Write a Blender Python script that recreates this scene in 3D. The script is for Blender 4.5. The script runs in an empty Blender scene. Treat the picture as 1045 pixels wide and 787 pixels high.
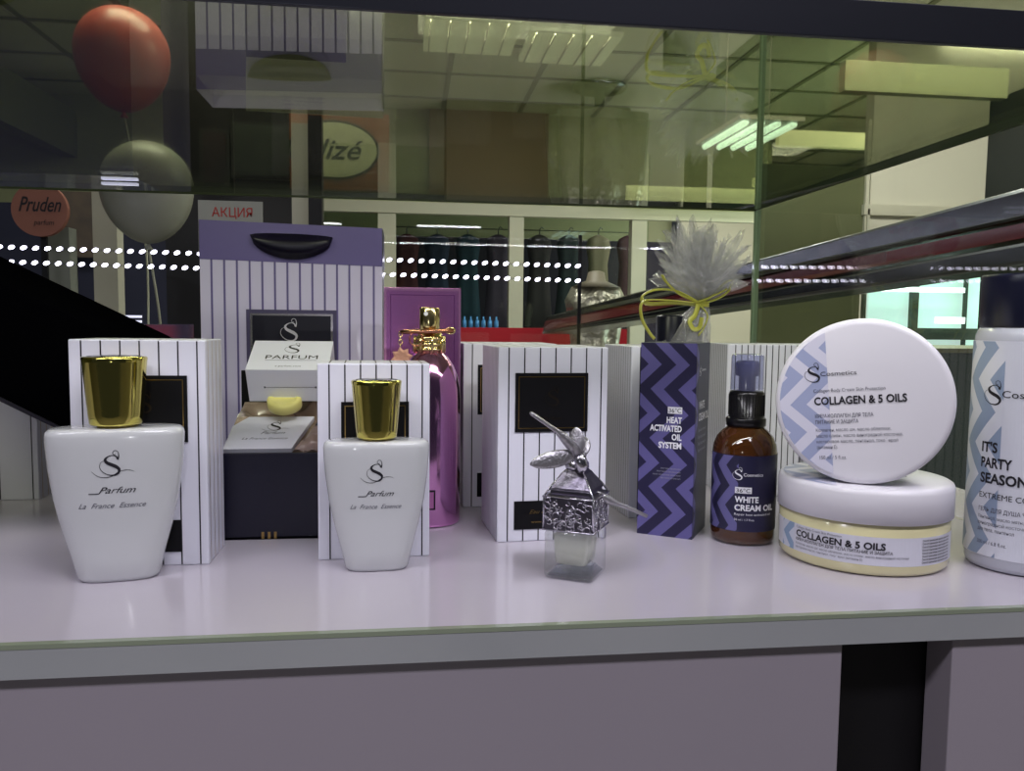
import bpy, bmesh, math, random
from math import sin, cos, pi, radians as R, sqrt, atan2
from mathutils import Vector, Matrix

S = bpy.context.scene
# ------------------------------------------------------------------ camera, world, lights
F, CX, CY, CAMZ = 820.0, 522.5, 393.5, .125
yaw, pitch, roll = R(7.35), R(4.4), R(.63)
fv = Vector((sin(yaw)*cos(pitch), cos(yaw)*cos(pitch), -sin(pitch)))
r0 = Vector((cos(yaw), -sin(yaw), 0)); u0 = r0.cross(fv)
rv = r0*cos(roll)+u0*sin(roll); uv_ = -r0*sin(roll)+u0*cos(roll)
cam = bpy.data.cameras.new('camera'); co = bpy.data.objects.new('camera', cam)
S.collection.objects.link(co); S.camera = co
m = Matrix((rv, uv_, -fv)).transposed().to_4x4(); m.translation = (0, 0, CAMZ); co.matrix_world = m
cam.sensor_width = 36; cam.lens = 36*F/1045; cam.clip_start = .01; cam.clip_end = 60
S.view_settings.view_transform = 'Standard'; S.view_settings.look = 'None'
S.view_settings.gamma = 1; S.view_settings.exposure = 0; S.view_settings.use_curve_mapping = False
S.cycles.transparent_max_bounces = 32; S.cycles.max_bounces = 8; S.cycles.caustics_refractive = False
S.cycles.sample_clamp_indirect = 6
w = bpy.data.worlds.new('world'); S.world = w; w.use_nodes = True
w.node_tree.nodes['Background'].inputs[0].default_value = (.55, .6, .7, 1)
w.node_tree.nodes['Background'].inputs[1].default_value = .05

def area(name, loc, rot, sx, sy, power, col):
    l = bpy.data.lights.new(name, 'AREA'); l.shape = 'RECTANGLE'; l.size = sx; l.size_y = sy
    l.energy = power; l.color = col
    o = bpy.data.objects.new(name, l); S.collection.objects.link(o); o.location = loc; o.rotation_euler = rot
    return o
# the cool led tube in the channel behind the front rail of the glass shelf
area('shelf_led_light', (.095, .3300, .2516), (R(60), 0, 0), .64, .007, 1.22, (.76, .73, 1.0))
# small torch beside the camera
tl = area('torch_light', (-.086, 0, .085), (R(86), 0, 0), .006, .006, .055, (.95, .95, 1.0))
# ceiling luminaires of the shop and one added fill lamp
for x, y in ((-1.4, -.9), (.7, -.9)):
    area('shop_ceiling_light', (x, y, 1.80), (0, 0, 0), 1.1, .3, 30, (.92, .88, 1.0))
for x, y in ((-.6, 2.6), (1.8, 2.6), (.6, 4.6), (3.6, 4.6), (3.2, 7.4)):
    area('shop_ceiling_light', (x, y, 1.79), (0, 0, 0), 1.1, .5, 44, (1.0, .985, .93))
area('shop_ceiling_light', (2.7, 3.0, 1.79), (R(18), 0, 0), 1.1, .4, 30, (1.0, .985, .92))  # unseen extra lamp added to brighten the pale partition wall
area('window_daylight', (3.6, 5.2, .3), (R(90), 0, R(90)), 1.6, 1.4, 22, (.75, 1.0, .92))

def at(px, py, Y):                                     # point seen at a pixel of the photo at depth Y
    d = fv+rv*((px-CX)/F)-uv_*((py-CY)/F); t = Y/d.y
    return Vector((0, 0, CAMZ))+d*t

# ------------------------------------------------------------------ materials
def lin(c): return tuple(((v/255)/12.92 if v/255 <= .04045 else ((v/255+.055)/1.055)**2.4) for v in c)+(1,)
MATS = {}
def mat(name, col, rough=.5, metal=0, spec=.5, coat=0, emit=None, es=0, alpha=1, bump=None, noise=None, trans=0, ior=1.45, aniso=0):
    if name in MATS: return MATS[name]
    m = bpy.data.materials.new(name); m.use_nodes = True; nt = m.node_tree; b = nt.nodes['Principled BSDF']
    c = lin(col)
    b.inputs['Base Color'].default_value = c; b.inputs['Roughness'].default_value = rough
    b.inputs['Metallic'].default_value = metal; b.inputs['Specular IOR Level'].default_value = spec
    b.inputs['Coat Weight'].default_value = coat; b.inputs['Coat Roughness'].default_value = .08
    b.inputs['Transmission Weight'].default_value = trans; b.inputs['IOR'].default_value = ior
    if emit: b.inputs['Emission Color'].default_value = lin(emit); b.inputs['Emission Strength'].default_value = es
    b.inputs['Alpha'].default_value = alpha
    tc = nt.nodes.new('ShaderNodeTexCoord')
    if noise:                                          # (scale, second colour)
        n = nt.nodes.new('ShaderNodeTexNoise'); n.inputs['Scale'].default_value = noise[0]; n.inputs['Detail'].default_value = 4
        nt.links.new(tc.outputs['Object'], n.inputs['Vector'])
        mx = nt.nodes.new('ShaderNodeMix'); mx.data_type = 'RGBA'
        mx.inputs[6].default_value = c; mx.inputs[7].default_value = lin(noise[1])
        nt.links.new(n.outputs['Fac'], mx.inputs[0]); nt.links.new(mx.outputs[2], b.inputs['Base Color'])
    if bump:                                           # (scale, strength, distance)
        n = nt.nodes.new('ShaderNodeTexNoise'); n.inputs['Scale'].default_value = bump[0]; n.inputs['Detail'].default_value = 3
        nt.links.new(tc.outputs['Object'], n.inputs['Vector'])
        bp = nt.nodes.new('ShaderNodeBump'); bp.inputs['Strength'].default_value = bump[1]; bp.inputs['Distance'].default_value = bump[2]
        nt.links.new(n.outputs['Fac'], bp.inputs['Height']); nt.links.new(bp.outputs['Normal'], b.inputs['Normal'])
    MATS[name] = m; return m

def sheet_glass(name, tint, ior=1.5, rough=0.0, body=None, bodyfac=0.0, bump=None):
    """thin clear sheet: tinted transmission plus mirror reflection that grows towards grazing"""
    m = bpy.data.materials.new(name); m.use_nodes = True; nt = m.node_tree; nt.nodes.clear()
    out = nt.nodes.new('ShaderNodeOutputMaterial'); mix = nt.nodes.new('ShaderNodeMixShader')
    fr = nt.nodes.new('ShaderNodeFresnel'); fr.inputs['IOR'].default_value = ior
    tr = nt.nodes.new('ShaderNodeBsdfTransparent'); tr.inputs[0].default_value = tint+(1,)
    gl = nt.nodes.new('ShaderNodeBsdfGlossy'); gl.inputs['Roughness'].default_value = rough
    g = nt.nodes.new('ShaderNodeNewGeometry')          # the same grazing curve on both faces of the pane
    src = tr.outputs[0]
    if body:
        d = nt.nodes.new('ShaderNodeBsdfDiffuse'); d.inputs[0].default_value = lin(body)
        m2 = nt.nodes.new('ShaderNodeMixShader'); m2.inputs[0].default_value = bodyfac
        nt.links.new(tr.outputs[0], m2.inputs[1]); nt.links.new(d.outputs[0], m2.inputs[2]); src = m2.outputs[0]
    lw = nt.nodes.new('ShaderNodeLayerWeight'); lw.inputs['Blend'].default_value = .5
    # Schlick: R0 + (1-R0)*facing^5
    p = nt.nodes.new('ShaderNodeMath'); p.operation = 'POWER'; p.inputs[1].default_value = 4.2
    nt.links.new(lw.outputs['Facing'], p.inputs[0])
    r = ((ior-1)/(ior+1))**2
    ma = nt.nodes.new('ShaderNodeMath'); ma.operation = 'MULTIPLY_ADD'; ma.inputs[1].default_value = 1-r; ma.inputs[2].default_value = r
    nt.links.new(p.outputs[0], ma.inputs[0]); nt.links.new(ma.outputs[0], mix.inputs[0])
    if bump:
        tc = nt.nodes.new('ShaderNodeTexCoord'); n = nt.nodes.new('ShaderNodeTexNoise'); n.inputs['Scale'].default_value = bump[0]
        nt.links.new(tc.outputs['Object'], n.inputs['Vector'])
        bp = nt.nodes.new('ShaderNodeBump'); bp.inputs['Strength'].default_value = bump[1]; bp.inputs['Distance'].default_value = bump[2]
        nt.links.new(n.outputs['Fac'], bp.inputs['Height'])
        nt.links.new(bp.outputs['Normal'], gl.inputs['Normal']); nt.links.new(bp.outputs['Normal'], lw.inputs['Normal'])
    nt.links.new(src, mix.inputs[1]); nt.links.new(gl.outputs[0], mix.inputs[2]); nt.links.new(mix.outputs[0], out.inputs[0])
    nt.nodes.remove(fr); nt.nodes.remove(g)
    return m

def chevron(name, a, b, amp, half, period, duty=.5, ph=0, rough=.45, spec=.5, fine=False):
    """zigzag bands: u + amp*triangle(v) repeated every `period`"""
    m = bpy.data.materials.new(name); m.use_nodes = True; nt = m.node_tree; bs = nt.nodes['Principled BSDF']
    bs.inputs['Roughness'].default_value = rough; bs.inputs['Specular IOR Level'].default_value = spec
    uvn = nt.nodes.new('ShaderNodeUVMap'); uvn.uv_map = 'UVMap'
    sp = nt.nodes.new('ShaderNodeSeparateXYZ'); nt.links.new(uvn.outputs[0], sp.inputs[0])
    def mth(op, x, y=None):
        n = nt.nodes.new('ShaderNodeMath'); n.operation = op
        for i, v in enumerate((x, y)):
            if v is None: continue
            if isinstance(v, (int, float)): n.inputs[i].default_value = v
            else: nt.links.new(v, n.inputs[i])
        return n.outputs[0]
    tri = mth('PINGPONG', mth('ADD', sp.outputs[1], 5*half*2), half)
    s = mth('SUBTRACT', sp.outputs[0], mth('MULTIPLY', tri, amp/half))
    fr = mth('FRACT', mth('ADD', mth('DIVIDE', s, period), 50+ph))
    k = mth('LESS_THAN', fr, duty)
    mx = nt.nodes.new('ShaderNodeMix'); mx.data_type = 'RGBA'
    mx.inputs[6].default_value = lin(a); mx.inputs[7].default_value = lin(b)
    nt.links.new(k, mx.inputs[0]); nt.links.new(mx.outputs[2], bs.inputs['Base Color'])
    return m

white_card = mat('white_card', (222, 222, 234), .42, coat=.15)
ink = mat('black_ink', (28, 26, 34), .5)
ink_grey = mat('grey_ink', (92, 92, 104), .6)
ink_pale = mat('pale_ink', (150, 150, 162), .6)
white_ink = mat('white_ink', (235, 235, 240), .5)
gold_foil = mat('gold_foil', (190, 158, 96), .28, 1)
navy_card = mat('navy_card', (22, 21, 38), .4)
black_card = mat('black_card', (9, 8, 12), .5, spec=.3)
ceramic = mat('white_lacquer', (198, 200, 202), .16, coat=.6)
gold = mat('polished_gold', (206, 194, 104), .08, 1, bump=(30, .04, .002))
pale_gold = mat('pale_gold', (232, 212, 150), .16, 1)
white_plastic = mat('white_plastic', (228, 226, 232), .35)
shelf_glass = sheet_glass('green_shelf_glass', (.86, .885, .72), 2.0)
pane_glass = sheet_glass('clear_pane_glass', (.965, .972, .94), 1.4)
shop_glass = sheet_glass('shop_window_glass', (.9, .95, .9), 1.4)

# ------------------------------------------------------------------ mesh helpers
class MB:
    def __init__(s): s.v = []; s.f = []; s.m = []; s.s = []; s.uv = {}; s.mats = []
    def mi(s, m):
        if m not in s.mats: s.mats.append(m)
        return s.mats.index(m)
    def add(s, vs, fs, m, smooth=False, uvs=None):
        o = len(s.v); s.v += [Vector(v) for v in vs]; k = s.mi(m)
        for f in fs: s.f.append([i+o for i in f]); s.m.append(k); s.s.append(smooth)
        if uvs:
            for i, t in enumerate(uvs): s.uv[o+i] = t
        return s
    def box(s, a, b, m):
        x0, y0, z0 = a; x1, y1, z1 = b
        return s.add([(x0, y0, z0), (x1, y0, z0), (x1, y1, z0), (x0, y1, z0), (x0, y0, z1), (x1, y0, z1), (x1, y1, z1), (x0, y1, z1)],
                     [(0, 3, 2, 1), (4, 5, 6, 7), (0, 1, 5, 4), (1, 2, 6, 5), (2, 3, 7, 6), (3, 0, 4, 7)], m)
    def loft(s, rings, m, smooth=True, caps=(True, True), closed=True):
        n = len(rings[0]); vs = [p for r in rings for p in r]; fs = []
        for i in range(len(rings)-1):
            for j in range(n if closed else n-1):
                a = i*n+j; b = i*n+(j+1) % n; fs.append((a, b, b+n, a+n))
        if caps[0]: fs.append(tuple(range(n-1, -1, -1)))
        if caps[1]: fs.append(tuple(range((len(rings)-1)*n, len(rings)*n)))
        return s.add(vs, fs, m, smooth)
    def lathe(s, prof, m, n=48, c=(0, 0), smooth=True, caps=(True, True), sy=1):
        return s.loft([[(c[0]+r*cos(2*pi*k/n), c[1]+sy*r*sin(2*pi*k/n), z) for k in range(n)] for r, z in prof], m, smooth, caps)
    def tube(s, pts, rad, m, n=10, flat=1.0, caps=(True, True)):
        pts = [Vector(p) for p in pts]; rings = []
        up = Vector((0, 0, 1)); prev = None
        for i, p in enumerate(pts):
            t = (pts[min(i+1, len(pts)-1)]-pts[max(i-1, 0)]).normalized()
            a = prev if prev is not None else (up if abs(t.z) < .9 else Vector((0, 1, 0)))
            x = t.cross(a).normalized(); y = x.cross(t).normalized(); prev = y
            r = rad[i] if isinstance(rad, (list, tuple)) else rad
            rings.append([p+x*r*cos(2*pi*k/n)+y*r*flat*sin(2*pi*k/n) for k in range(n)])
        return s.loft(rings, m, True, caps)
    def poly(s, pts2, mp, m, fs=None, uvs=False):
        return s.add([mp(x, y) for x, y in pts2], fs or [tuple(range(len(pts2)))], m, False, pts2 if uvs else None)
    def rect(s, x0, y0, x1, y1, mp, m, nx=1, ny=1, uvs=False):
        P = [(x0+(x1-x0)*i/nx, y0+(y1-y0)*j/ny) for j in range(ny+1) for i in range(nx+1)]
        fs = [(j*(nx+1)+i, j*(nx+1)+i+1, (j+1)*(nx+1)+i+1, (j+1)*(nx+1)+i) for j in range(ny) for i in range(nx)]
        return s.poly(P, mp, m, fs, uvs)
    def text(s, string, x, y, w, h, mp, m, bold=0, shear=0, align='L', space=1.0):
        """writes string so that its cap box has left x, baseline y, width w and cap height h"""
        vs, fs, bb = glyphs(string, bold, shear, space)
        sx = w/(bb[1]-bb[0]); sy = h/.72
        off = {'L': 0, 'C': -w/2, 'R': -w}[align]
        return s.poly([((a-bb[0])*sx+x+off, b*sy+y) for a, b in vs], mp, m, fs)
    def build(s, name, parent=None, bevel=0, seg=2, subsurf=0, weld=False):
        me = bpy.data.meshes.new(name); me.from_pydata([tuple(v) for v in s.v], [], s.f)
        for mm in s.mats: me.materials.append(mm)
        for p, k, sm in zip(me.polygons, s.m, s.s): p.material_index = k; p.use_smooth = sm
        if s.uv:
            l = me.uv_layers.new(name='UVMap')
            for p in me.polygons:
                for li in p.loop_indices: l.data[li].uv = s.uv.get(me.loops[li].vertex_index, (0, 0))
        me.update()
        o = bpy.data.objects.new(name, me); S.collection.objects.link(o); o.parent = parent
        if subsurf: md = o.modifiers.new('s', 'SUBSURF'); md.levels = md.render_levels = subsurf
        if bevel: md = o.modifiers.new('b', 'BEVEL'); md.width = bevel; md.segments = seg; md.limit_method = 'ANGLE'; md.angle_limit = R(40); md.harden_normals = False
        return o
_G = {}
def glyphs(string, bold, shear, space):
    k = (string, bold, shear, space)
    if k not in _G:
        c = bpy.data.curves.new('t', 'FONT'); c.body = string; c.size = 1; c.offset = bold; c.shear = shear
        c.resolution_u = 3; c.space_character = space; c.fill_mode = 'FRONT'
        o = bpy.data.objects.new('t', c); S.collection.objects.link(o)
        dg = bpy.context.evaluated_depsgraph_get(); dg.update()
        me = bpy.data.meshes.new_from_object(o.evaluated_get(dg))
        vs = [(v.co.x, v.co.y) for v in me.vertices]; fs = [tuple(p.vertices) for p in me.polygons]
        bpy.data.objects.remove(o); bpy.data.curves.remove(c); bpy.data.meshes.remove(me)
        xs = [v[0] for v in vs] or [0, 1]
        _G[k] = (vs, fs, (min(xs), max(xs)))
    return _G[k]

def plane(o, xd, yd, eps=.00012):
    o, xd, yd = Vector(o), Vector(xd).normalized(), Vector(yd).normalized(); n = xd.cross(yd)*eps
    return lambda x, y: o+xd*x+yd*y+n
def front(y=0, eps=.00012): return plane((0, y, 0), (1, 0, 0), (0, 0, 1), eps)
def cyl(rad, eps=.00015, c=(0, 0)): return lambda x, z: Vector((c[0]+(rad+eps)*sin(x/rad), c[1]-(rad+eps)*cos(x/rad), z))
def tag(o, label=None, cat=None, group=None, kind=None):
    for k, v in (('label', label), ('category', cat), ('group', group), ('kind', kind)):
        if v: o[k] = v
    return o
def thing(name, label, cat, loc=(0, 0, 0), rz=0, group=None):
    o = bpy.data.objects.new(name, None); S.collection.objects.link(o); o.empty_display_size = .01
    o.location = loc; o.rotation_euler = (0, 0, rz); return tag(o, label, cat, group)
def struct(o, label=None): o['kind'] = 'structure'; 
def ribbon2(pts, widths, n=8):
    """smooth stroke through pts (Catmull-Rom) as quads; returns points, faces"""
    P = [Vector((a, b)) for a, b in pts]; Q = []; W = []
    for i in range(len(P)-1):
        p0, p1, p2, p3 = P[max(i-1, 0)], P[i], P[i+1], P[min(i+2, len(P)-1)]
        for k in range(n):
            t = k/n
            Q.append(.5*((2*p1)+(p2-p0)*t+(2*p0-5*p1+4*p2-p3)*t*t+(3*p1-p0-3*p2+p3)*t**3)); W.append(widths[i]*(1-t)+widths[i+1]*t)
    Q.append(P[-1]); W.append(widths[-1]); vs = []
    for i, q in enumerate(Q):
        t = (Q[min(i+1, len(Q)-1)]-Q[max(i-1, 0)]); t = t.normalized() if t.length else Vector((1, 0))
        nn = Vector((-t.y, t.x))*W[i]/2; vs += [tuple(q+nn), tuple(q-nn)]
    return vs, [(2*i, 2*i+1, 2*i+3, 2*i+2) for i in range(len(Q)-1)]
def swan_s(mb, cx, cy, h, mp, m, swash=True):
    """the flourished letter S of the perfume labels, h tall, centred on cx,cy"""
    k = h/2.9
    st = [([(3.05, 2.12), (2.95, 1.85), (2.6, 1.72), (2.15, 1.85), (1.85, 2.15), (2.0, 2.5), (2.45, 2.75), (2.9, 2.98), (3.2, 3.3), (3.1, 3.7), (2.7, 3.92), (2.1, 3.85), (1.55, 3.5), (1.28, 3.0), (1.4, 2.5), (1.75, 2.3)],
           [.16, .14, .07, .12, .26, .34, .38, .38, .3, .22, .16, .09, .07, .06, .05, .03]),
          ([(3.1, 2.2), (3.2, 1.75), (3.1, 1.3), (2.8, 1.2), (2.6, 1.45), (2.75, 1.65), (2.9, 1.6)], [.2, .1, .06, .06, .06, .06, .05])]
    if swash: st.append(([(.45, 3.45), (1.0, 3.95), (1.7, 4.15), (2.4, 4.05), (3.1, 3.6), (3.7, 3.4), (4.3, 3.42), (4.75, 3.6)], [.03, .06, .07, .07, .07, .06, .05, .02]))
    for pts, wd in st:
        vs, fs = ribbon2(pts, wd, 5)
        mb.poly([(cx+(a-2.3)*k, cy-(b-2.6)*k) for a, b in vs], mp, m, fs)

# ------------------------------------------------------------------ the cabinet
shelf_white = mat('glossy_white_board', (190, 184, 194), .17, coat=.5, bump=(220, .03, .0004))
edge_grey = mat('glossy_edge_banding', (176, 178, 178), .14, coat=.6, noise=(9, (150, 154, 156)), bump=(60, .15, .0008))
cab_pale = mat('pale_lilac_laminate', (160, 152, 160), .45, noise=(4, (148, 142, 150)))
black_gap = mat('black_recess', (5, 4, 7), .6)
cab = thing('display_cabinet', 'white glass-topped display cabinet carrying all the perfumes and creams', 'cabinet', (0, 0, 0))
b = MB(); b.box((-.75, .323, -.0135), (.43, .83, 0), shelf_white); b.build('shelf_board', cab, .0008)
b = MB(); b.box((-.75, .3205, -.0135), (.43, .3232, -.0004), edge_grey)
b.box((-.75, .3203, -.0016), (.43, .3236, .0003), mat('green_glass_edge', (140, 150, 128), .1, coat=.5)); b.build('edge_strip', cab)
for x0, x1 in ((-.75, .1905), (.2435, .43)):
    b = MB(); b.box((x0, .3240, -.62), (x1, .342, -.0136), cab_pale); b.build('cabinet_door', cab, .0006)
b = MB(); b.box((-.75, .343, -.95), (.43, .83, -.0136), black_gap); b.box((-.75, .343, -1.05), (.43, .80, -.95), black_gap); b.build('carcass', cab)
# front rail of the upper glass shelf with its led channel
cab = thing('upper_glass_shelf', 'green-tinted upper glass shelf with dark front rail above the products', 'shelf', (0, 0, .245))
cab.location = (0, 0, 0)
rail_m = mat('anthracite_rail', (52, 54, 62), .35, .6)
b = MB(); b.box((-.75, .3220, .2444), (.43, .3250, .2600), rail_m); b.box((-.75, .3250, .2570), (.43, .3400, .2600), rail_m)
b.box((-.75, .3370, .2510), (.43, .3400, .2570), rail_m); b.build('front_rail', cab, .0004)  # rear lip added to keep the lamp out of the pane's reflection
b = MB(); b.box((-.75, .3252, .2450), (.357, .8060, .2500), shelf_glass); b.build('glass_shelf', cab)
b = MB(); b.box((-.75, .8052, .2440), (.357, .8064, .2512), mat('dark_edge_line', (54, 62, 40), .3)); b.build('shelf_back_edge', cab)
b = MB(); b.box((.3560, .3254, .2447), (.3574, .8060, .2512), MATS['dark_edge_line']); b.build('shelf_side_edge', cab)

b = MB(); b.box((-.75, .8066, .0002), (.3572, .8105, .62), pane_glass); tag(b.build('back_glass_pane'), 'large clear glass pane closing the cabinet behind the products', 'glass pane')
b = MB(); b.box((.3585, .3300, .0002), (.3625, .8060, .62), pane_glass); tag(b.build('side_glass_pane'), 'clear glass pane closing the right side of the cabinet', 'glass pane')
b = MB(); b.box((.3574, .8062, .0002), (.3626, .8112, .62), mat('bright_glass_edge', (150, 176, 140), .15, coat=.5)); tag(b.build('glass_corner_strip'), 'thin vertical strip joining the two glass panes behind the round jar', 'strip')

# glowing dots on added posts stand in for lamp reflections in the back glass
led_glint = mat('white_led', (240, 238, 255), .3, emit=(228, 224, 255), es=9)
bar = sheet_glass('clear_strip_tape', (.86, .86, .93), 1.4)
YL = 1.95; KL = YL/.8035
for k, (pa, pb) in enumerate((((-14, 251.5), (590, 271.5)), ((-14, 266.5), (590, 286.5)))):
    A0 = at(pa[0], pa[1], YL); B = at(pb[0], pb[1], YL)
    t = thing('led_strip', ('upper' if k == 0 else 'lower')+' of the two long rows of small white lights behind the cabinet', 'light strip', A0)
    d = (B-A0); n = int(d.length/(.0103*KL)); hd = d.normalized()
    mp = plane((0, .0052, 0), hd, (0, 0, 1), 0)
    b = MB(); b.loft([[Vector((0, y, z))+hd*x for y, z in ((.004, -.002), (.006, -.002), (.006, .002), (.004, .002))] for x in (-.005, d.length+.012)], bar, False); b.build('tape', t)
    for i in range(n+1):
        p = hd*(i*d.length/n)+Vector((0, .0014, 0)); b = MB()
        b.loft([[p+Vector((KL*r*(cos(2*pi*q/10)+.35*sin(2*pi*q/10)), yy*KL, KL*r*.78*sin(2*pi*q/10))) for q in range(10)] for r, yy in ((.0026, .0010), (.0026, .0004), (.0016, -.0005))], led_glint)
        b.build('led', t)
for i, px in enumerate((-13, 593)):
    p = at(px, 248, YL); b = MB(); b.box((p.x-.004, YL+.007, -1.05), (p.x+.004, YL+.014, p.z+.02), mat('black_post_metal', (14, 14, 18), .4)); b.box((p.x-.05, YL-.04, -1.05), (p.x+.05, YL+.05, -1.04), MATS['black_post_metal'])
    tag(b.build('light_post'), ('left', 'right')[i]+' end slim black post carrying the two rows of small lights', 'post')

# ------------------------------------------------------------------ striped cartons
def stripes(b, mp, w, h, xs, z0=.0005, wd=.0007, mt=None):
    for x in xs: b.rect(x-wd/2, z0, x+wd/2, h-z0, mp, mt or ink)
def striped_carton(label, loc, rz, w=.0645, d=.045, h=.1125, n=7, panel=True, plab=True, side_step=.0042, pn=(.0098, .0525, .0635, .0972), group='black and white striped perfume cartons'):
    t = thing('perfume_carton', label, 'box', loc, rz, group)
    b = MB(); b.box((0, 0, 0), (w, d, h), white_card)
    f = front(0)
    stripes(b, f, w, h, [w*(i+.5)/n if 0 else .006+i*(w-.010)/(n-1) for i in range(n)])
    stripes(b, plane((0, 0, 0), (0, 1, 0), (0, 0, 1), -.00012), d, h, [side_step*(i+.5) for i in range(int(d/side_step))], wd=.0005, mt=ink_grey)
    stripes(b, plane((w, 0, 0), (0, 1, 0), (0, 0, 1)), d, h, [.005+i*.0085 for i in range(int(d/.0085))], mt=gold_foil, wd=.0006)
    for i in range(n): b.rect(.006+i*(w-.010)/(n-1)-.00035, .0005, .006+i*(w-.010)/(n-1)+.00035, d-.0005, plane((0, 0, h), (1, 0, 0), (0, 1, 0)), ink)
    b.build('carton_body', t, .0007)
    if panel:
        b = MB(); x0, x1, pz0, pz1 = pn
        b.box((x0, -.0006, pz0), (x1, .0002, pz1), black_card)
        mp = front(-.0006)
        for a, c, e, g in ((x0+.0018, pz0+.0019, x1-.0018, pz0+.0024), (x0+.0018, pz1-.0024, x1-.0018, pz1-.0019), (x0+.0018, pz0+.0019, x0+.0023, pz1-.0019), (x1-.0023, pz0+.0019, x1-.0018, pz1-.0019)):
            b.rect(a, c, e, g, mp, gold_foil)
        swan_s(b, (x0+x1)/2, pz1-.0132, .0115, mp, mat('dull_gold_ink', (60, 52, 44), .35, .8), False)
        b.text('Parfum', (x0+x1)/2, pz0+.0067, .012, .0022, mp, MATS['dull_gold_ink'], shear=.35, align='C')
        b.build('brand_panel', t, .0002)
    if plab:
        b = MB(); b.box((.0098, -.0005, .0072), (.0517, .0002, .0236), black_card); mp = front(-.0005)
        b.text('Eau de Parfum', .0308, .0162, .024, .0024, mp, gold_foil, shear=.4, align='C')
        b.text('www.s-parfum.com', .0308, .0108, .022, .0014, mp, gold_foil, bold=.01, align='C')
        b.build('lower_panel', t, .0002)
    return t
G1 = 'black and white striped perfume cartons'
striped_carton('white carton with black stripes behind the largest white bottle, at far left', (-.1665, .4205, 0), R(0), .0650, .036, .1150, pn=(.0135, .0560, .0635, .0972))
striped_carton('white carton with black stripes standing behind the smaller white bottle', (-.0468, .4225, 0), R(3.2), .0580, .036, .1035, pn=(.0120, .0470, .0540, .0835), plab=False)
striped_carton('striped white carton with black framed S panel, behind the little dragonfly bottle', (.0501, .4485, 0), R(4.4), .0645, .054, .1120)
striped_carton('striped carton mostly hidden between pink bottle and the central striped carton', (.0364, .5382, 0), R(2), .064, .05, .1115)
striped_carton('striped carton whose narrow-lined side shows left of the purple zigzag carton', (.1412, .4990, 0), R(5), .0400, .054, .1115, n=5, panel=False, plab=False)
striped_carton('striped carton standing behind the amber spray bottle', (.2300, .5600, 0), R(-4), .0560, .045, .1120, n=11, panel=False, plab=False)
striped_carton('striped carton at the back, seen left of the upright round jar', (.2890, .5540, 0), R(0), .060, .045, .1120, n=8, panel=False, plab=False)
striped_carton('shaded striped carton at far left under the black lid', (-.3480, .5850, 0), R(0), .0950, .05, .0900, n=5, plab=False, panel=False)
striped_carton('shaded striped carton behind the leaning black lid, second from left edge', (-.2480, .6120, 0), R(-14), .0560, .05, .0900, n=5, plab=False, panel=False)

# ------------------------------------------------------------------ white perfume bottles
def superring(a, bb, z, n=56, e=3.0):
    return [(a*math.copysign(abs(cos(q))**(2/e), cos(q)), bb*math.copysign(abs(sin(q))**(2/e), sin(q)), z) for q in (2*pi*k/n for k in range(n))]
def white_bottle(label, loc, sc, sz, rz=0, lie=None):
    t = thing('perfume_bottle', label, 'perfume bottle', loc, rz, 'white flask-shaped perfume bottles')
    prof = [(.0150, .0080, 0), (.0172, .0096, .0004), (.0184, .0106, .0022), (.0203, .0113, .0105), (.0245, .0124, .0260), (.0276, .0130, .0403), (.0294, .0135, .0540), (.0303, .0138, .0650), (.0305, .0138, .0700), (.0300, .0135, .0722), (.0285, .0125, .0733), (.0240, .0105, .0737), (.0100, .0080, .0738)]
    b = MB(); b.loft([superring(a*sc, d*sc, z*sz) for a, d, z in prof], ceramic)
    def mp(x, z):                                       # front surface of the flask
        zz = z/sz; a = d = None
        for (a0, d0, z0), (a1, d1, z1) in zip(prof, prof[1:]):
            if z0 <= zz <= z1:
                u = (zz-z0)/(z1-z0); a = a0+(a1-a0)*u; d = d0+(d1-d0)*u; break
        a *= sc; d *= sc
        y = d*(max(0, 1-(abs(x)/a)**3))**(1/3)
        return Vector((x, -y-.00015, z))
    s = sz*.97
    swan_s(b, -.001*sc, .0580*sz, .0128*s, mp, ink)
    b.text('Parfum', -.0062*sc, .0438*sz, .0160*sc, .0032*s, mp, ink, shear=.5)
    vs, fs = ribbon2([(-.0105*sc, .0437*sz), (-.006*sc, .0437*sz)], [.0004, .0004]); b.poly(vs, mp, ink, fs)
    b.text('La  France  Essence', -.0150*sc, .0368*sz, .0290*sc, .0026*s, mp, ink_grey, shear=.5)
    b.build('flask', t)
    b = MB(); b.lathe([(.0085*sc, .0730*sz), (.0085*sc, .0765*sz)], pale_gold); b.build('neck', t)
    b = MB(); z0 = .0748*sz
    n = 40
    pr = [(.0095, 0), (.0114, .0002), (.0117, .0010), (.0122, .0050), (.0143, .0300), (.0146, .0318), (.0141, .0325), (.0122, .0327), (.0118, .0320), (.0105, .0326), (.004, .0333)]
    b.lathe([(r_*sc, z0+z*sz*1.0) for r_, z in pr[:8]], gold, 56, caps=(True, False))
    b.lathe([(r_*sc, z0+z*sz) for r_, z in pr[7:]], mat('dark_cap_inlay', (50, 44, 20), .15, 1), 56, caps=(False, True)); b.build('cap', t)
    return t
white_bottle('larger white flask bottle with gold cap, at the left end of the shelf', (-.1395, .4050, 0), 1.0, 1.0, R(10))
white_bottle('smaller white flask bottle with gold cap, in front of the second striped carton', (-.0160, .4085, 0), .865, .895, R(2))

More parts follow.
